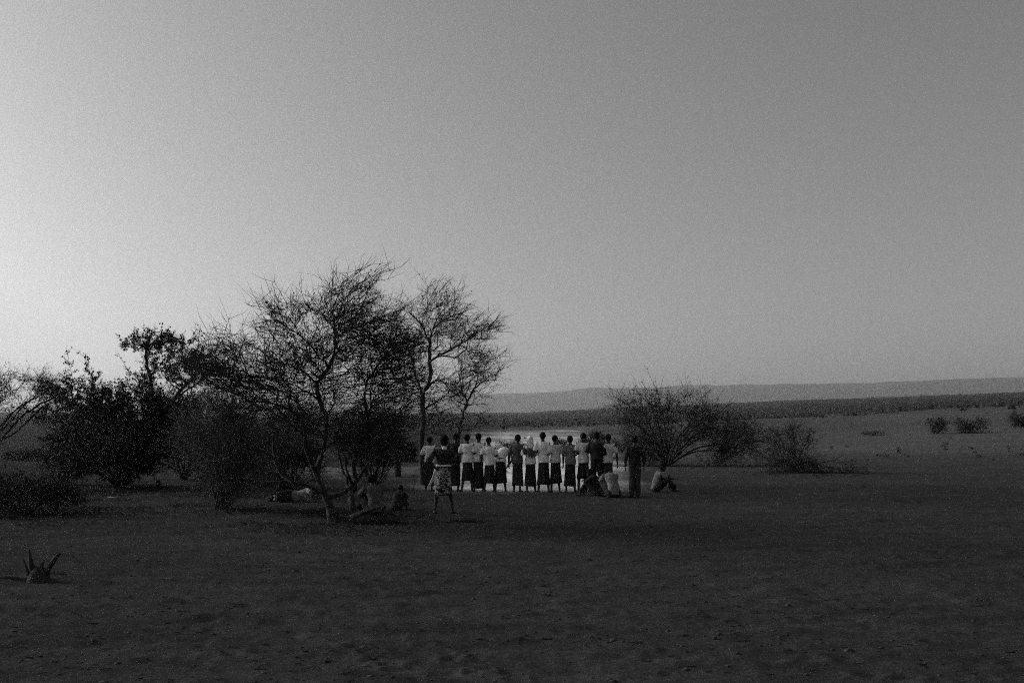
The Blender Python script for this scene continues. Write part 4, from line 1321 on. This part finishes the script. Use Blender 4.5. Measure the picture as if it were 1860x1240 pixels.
# --- seated and crouching figures
def sit_joints(spine=.25, knees=.5, head_drop=0.0, arms='knees', tilt=0.0):
    """sitting on the ground facing +Y with knees drawn up"""
    J = dict(lat=V3(1, 0, 0), pelvis=V3(0, -.02, .12), waist=V3(tilt * .3, -.03 + spine * .1, .29), chest=V3(tilt * .6, spine * .35, .48), neck=V3(tilt, spine * .8, .63),
             head=V3(tilt * 1.2, spine * 1.05 + .03 + head_drop * .4, .765 - head_drop), face=V3(0, 1, -head_drop * 3), up=V3(0, head_drop * 3, 1))
    for s, k in ((-1, 'l'), (1, 'r')):
        J['hip' + k] = V3(s * .09, -.01, .11); J['knee' + k] = V3(s * .15, .36, .44 * knees * 2); J['ank' + k] = V3(s * .11, .56, .085); J['toe' + k] = V3(s * .2, 1, 0)
        J['sh' + k] = V3(s * .175 + tilt * .9, spine * .68, .57)
        if arms == 'knees':
            J['el' + k] = V3(s * .22, spine * .5 + .20, .44); J['wr' + k] = V3(s * .12, .40, .50 * knees * 2); J['hd' + k] = V3(-s * .3, .8, -.2); J['pn' + k] = V3(0, 0, -1)
        else:
            J['el' + k] = V3(s * .27, .0, .36); J['wr' + k] = V3(s * .26, .05, .13); J['hd' + k] = V3(s * .1, .7, -.3); J['pn' + k] = V3(0, 0, -1)
    return J


person(1086, 900.5, 50, 'hunched person in dark clothes sitting with knees drawn up before the big black-clad dancer', sit_joints(.22, .5, .05), 'dark', 'dark', 'wrap', 0, rz=R(62), seed=21, sleeve=1.4, full=.86)
person(1114, 903, 48, 'crouching person with bowed head and pale shirt hunched on the ground beside the dark one', sit_joints(.34, .5, .22), 'grey_light', 'sarong_c', 'wrap', 0, rz=R(18), seed=22, sleeve=.8, full=.70)
J = sit_joints(.16, .5, .02)
J['elr'] = V3(.22, .26, .46); J['wrr'] = V3(.20, .50, .40); J['hdr'] = V3(0, 1, .1); J['ell'] = V3(-.2, .22, .44); J['wrl'] = V3(-.12, .44, .42)
person(1192, 893, 52, 'person in white shirt sitting on the ground facing sideways, arms stretched over the knees', J, 'grey_light', 'dark', 'wrap', 0, rz=R(-84), seed=23, sleeve=.9, full=.87)
person(681, 926, 76, 'person in dull shirt squatting under the thorn tree among its stems', sit_joints(.16, .5, .02), 'grey', 'sarong_c', 'wrap', 0, rz=R(30), seed=24, sleeve=.9, full=.87, D=20.9)
person(720, 929, 47, 'small hunched child sitting on the ground right of the thorn tree stems', sit_joints(.26, .5, .06), 'charcoal', 'sarong_b', 'wrap', 0, rz=R(-20), seed=25, sleeve=.9, full=.86, D=22.2)
J = base_joints(.02, .08); J['face'] = V3(.5, -.8, -.1)
person(510, 893, 82, 'person in dark clothes standing in the shade left of the thorn tree', J, 'charcoal', 'sarong_c', 'sarong', .2, rz=R(200), seed=26, sleeve=1.3, D=27.5)
# reclining figure in white
J = dict(lat=V3(0, .35, .94), pelvis=V3(0, 0, .16), waist=V3(.17, .02, .17), chest=V3(.36, .0, .20), neck=V3(.52, -.02, .25), head=V3(.66, -.04, .30), face=V3(.15, -.9, -.2), up=V3(.95, 0, .3))
J['lat'] = V3(0, .45, .89)
for s, k in ((-1, 'l'), (1, 'r')):
    o_ = J['lat'] * s
    J['hip' + k] = V3(0, 0, .16) + o_ * .08; J['knee' + k] = V3(-.30, -.18, .14) + o_ * .05; J['ank' + k] = V3(-.52, .12, .12) + o_ * .05; J['toe' + k] = V3(-.4, -.7, .2)
    J['sh' + k] = V3(.44, -.01, .21) + o_ * .14
J['elr'] = V3(.52, -.22, .28); J['wrr'] = V3(.66, -.26, .10); J['hdr'] = V3(.9, 0, -.2); J['pnr'] = V3(0, 0, -1)
J['ell'] = V3(.62, -.10, .06); J['wrl'] = V3(.70, -.20, .12); J['hdl'] = V3(.3, .5, .8); J['pnl'] = V3(1, 0, 0)
person(528, 911, 100, 'person in white shirt lying on one side in the shade of the thorn tree', J, 'grey_light', 'dark', 'wrap', 0, seed=27, sleeve=1.3, D=24.9, rz=R(8), full=1.45, untuck=.06)

finish_people()
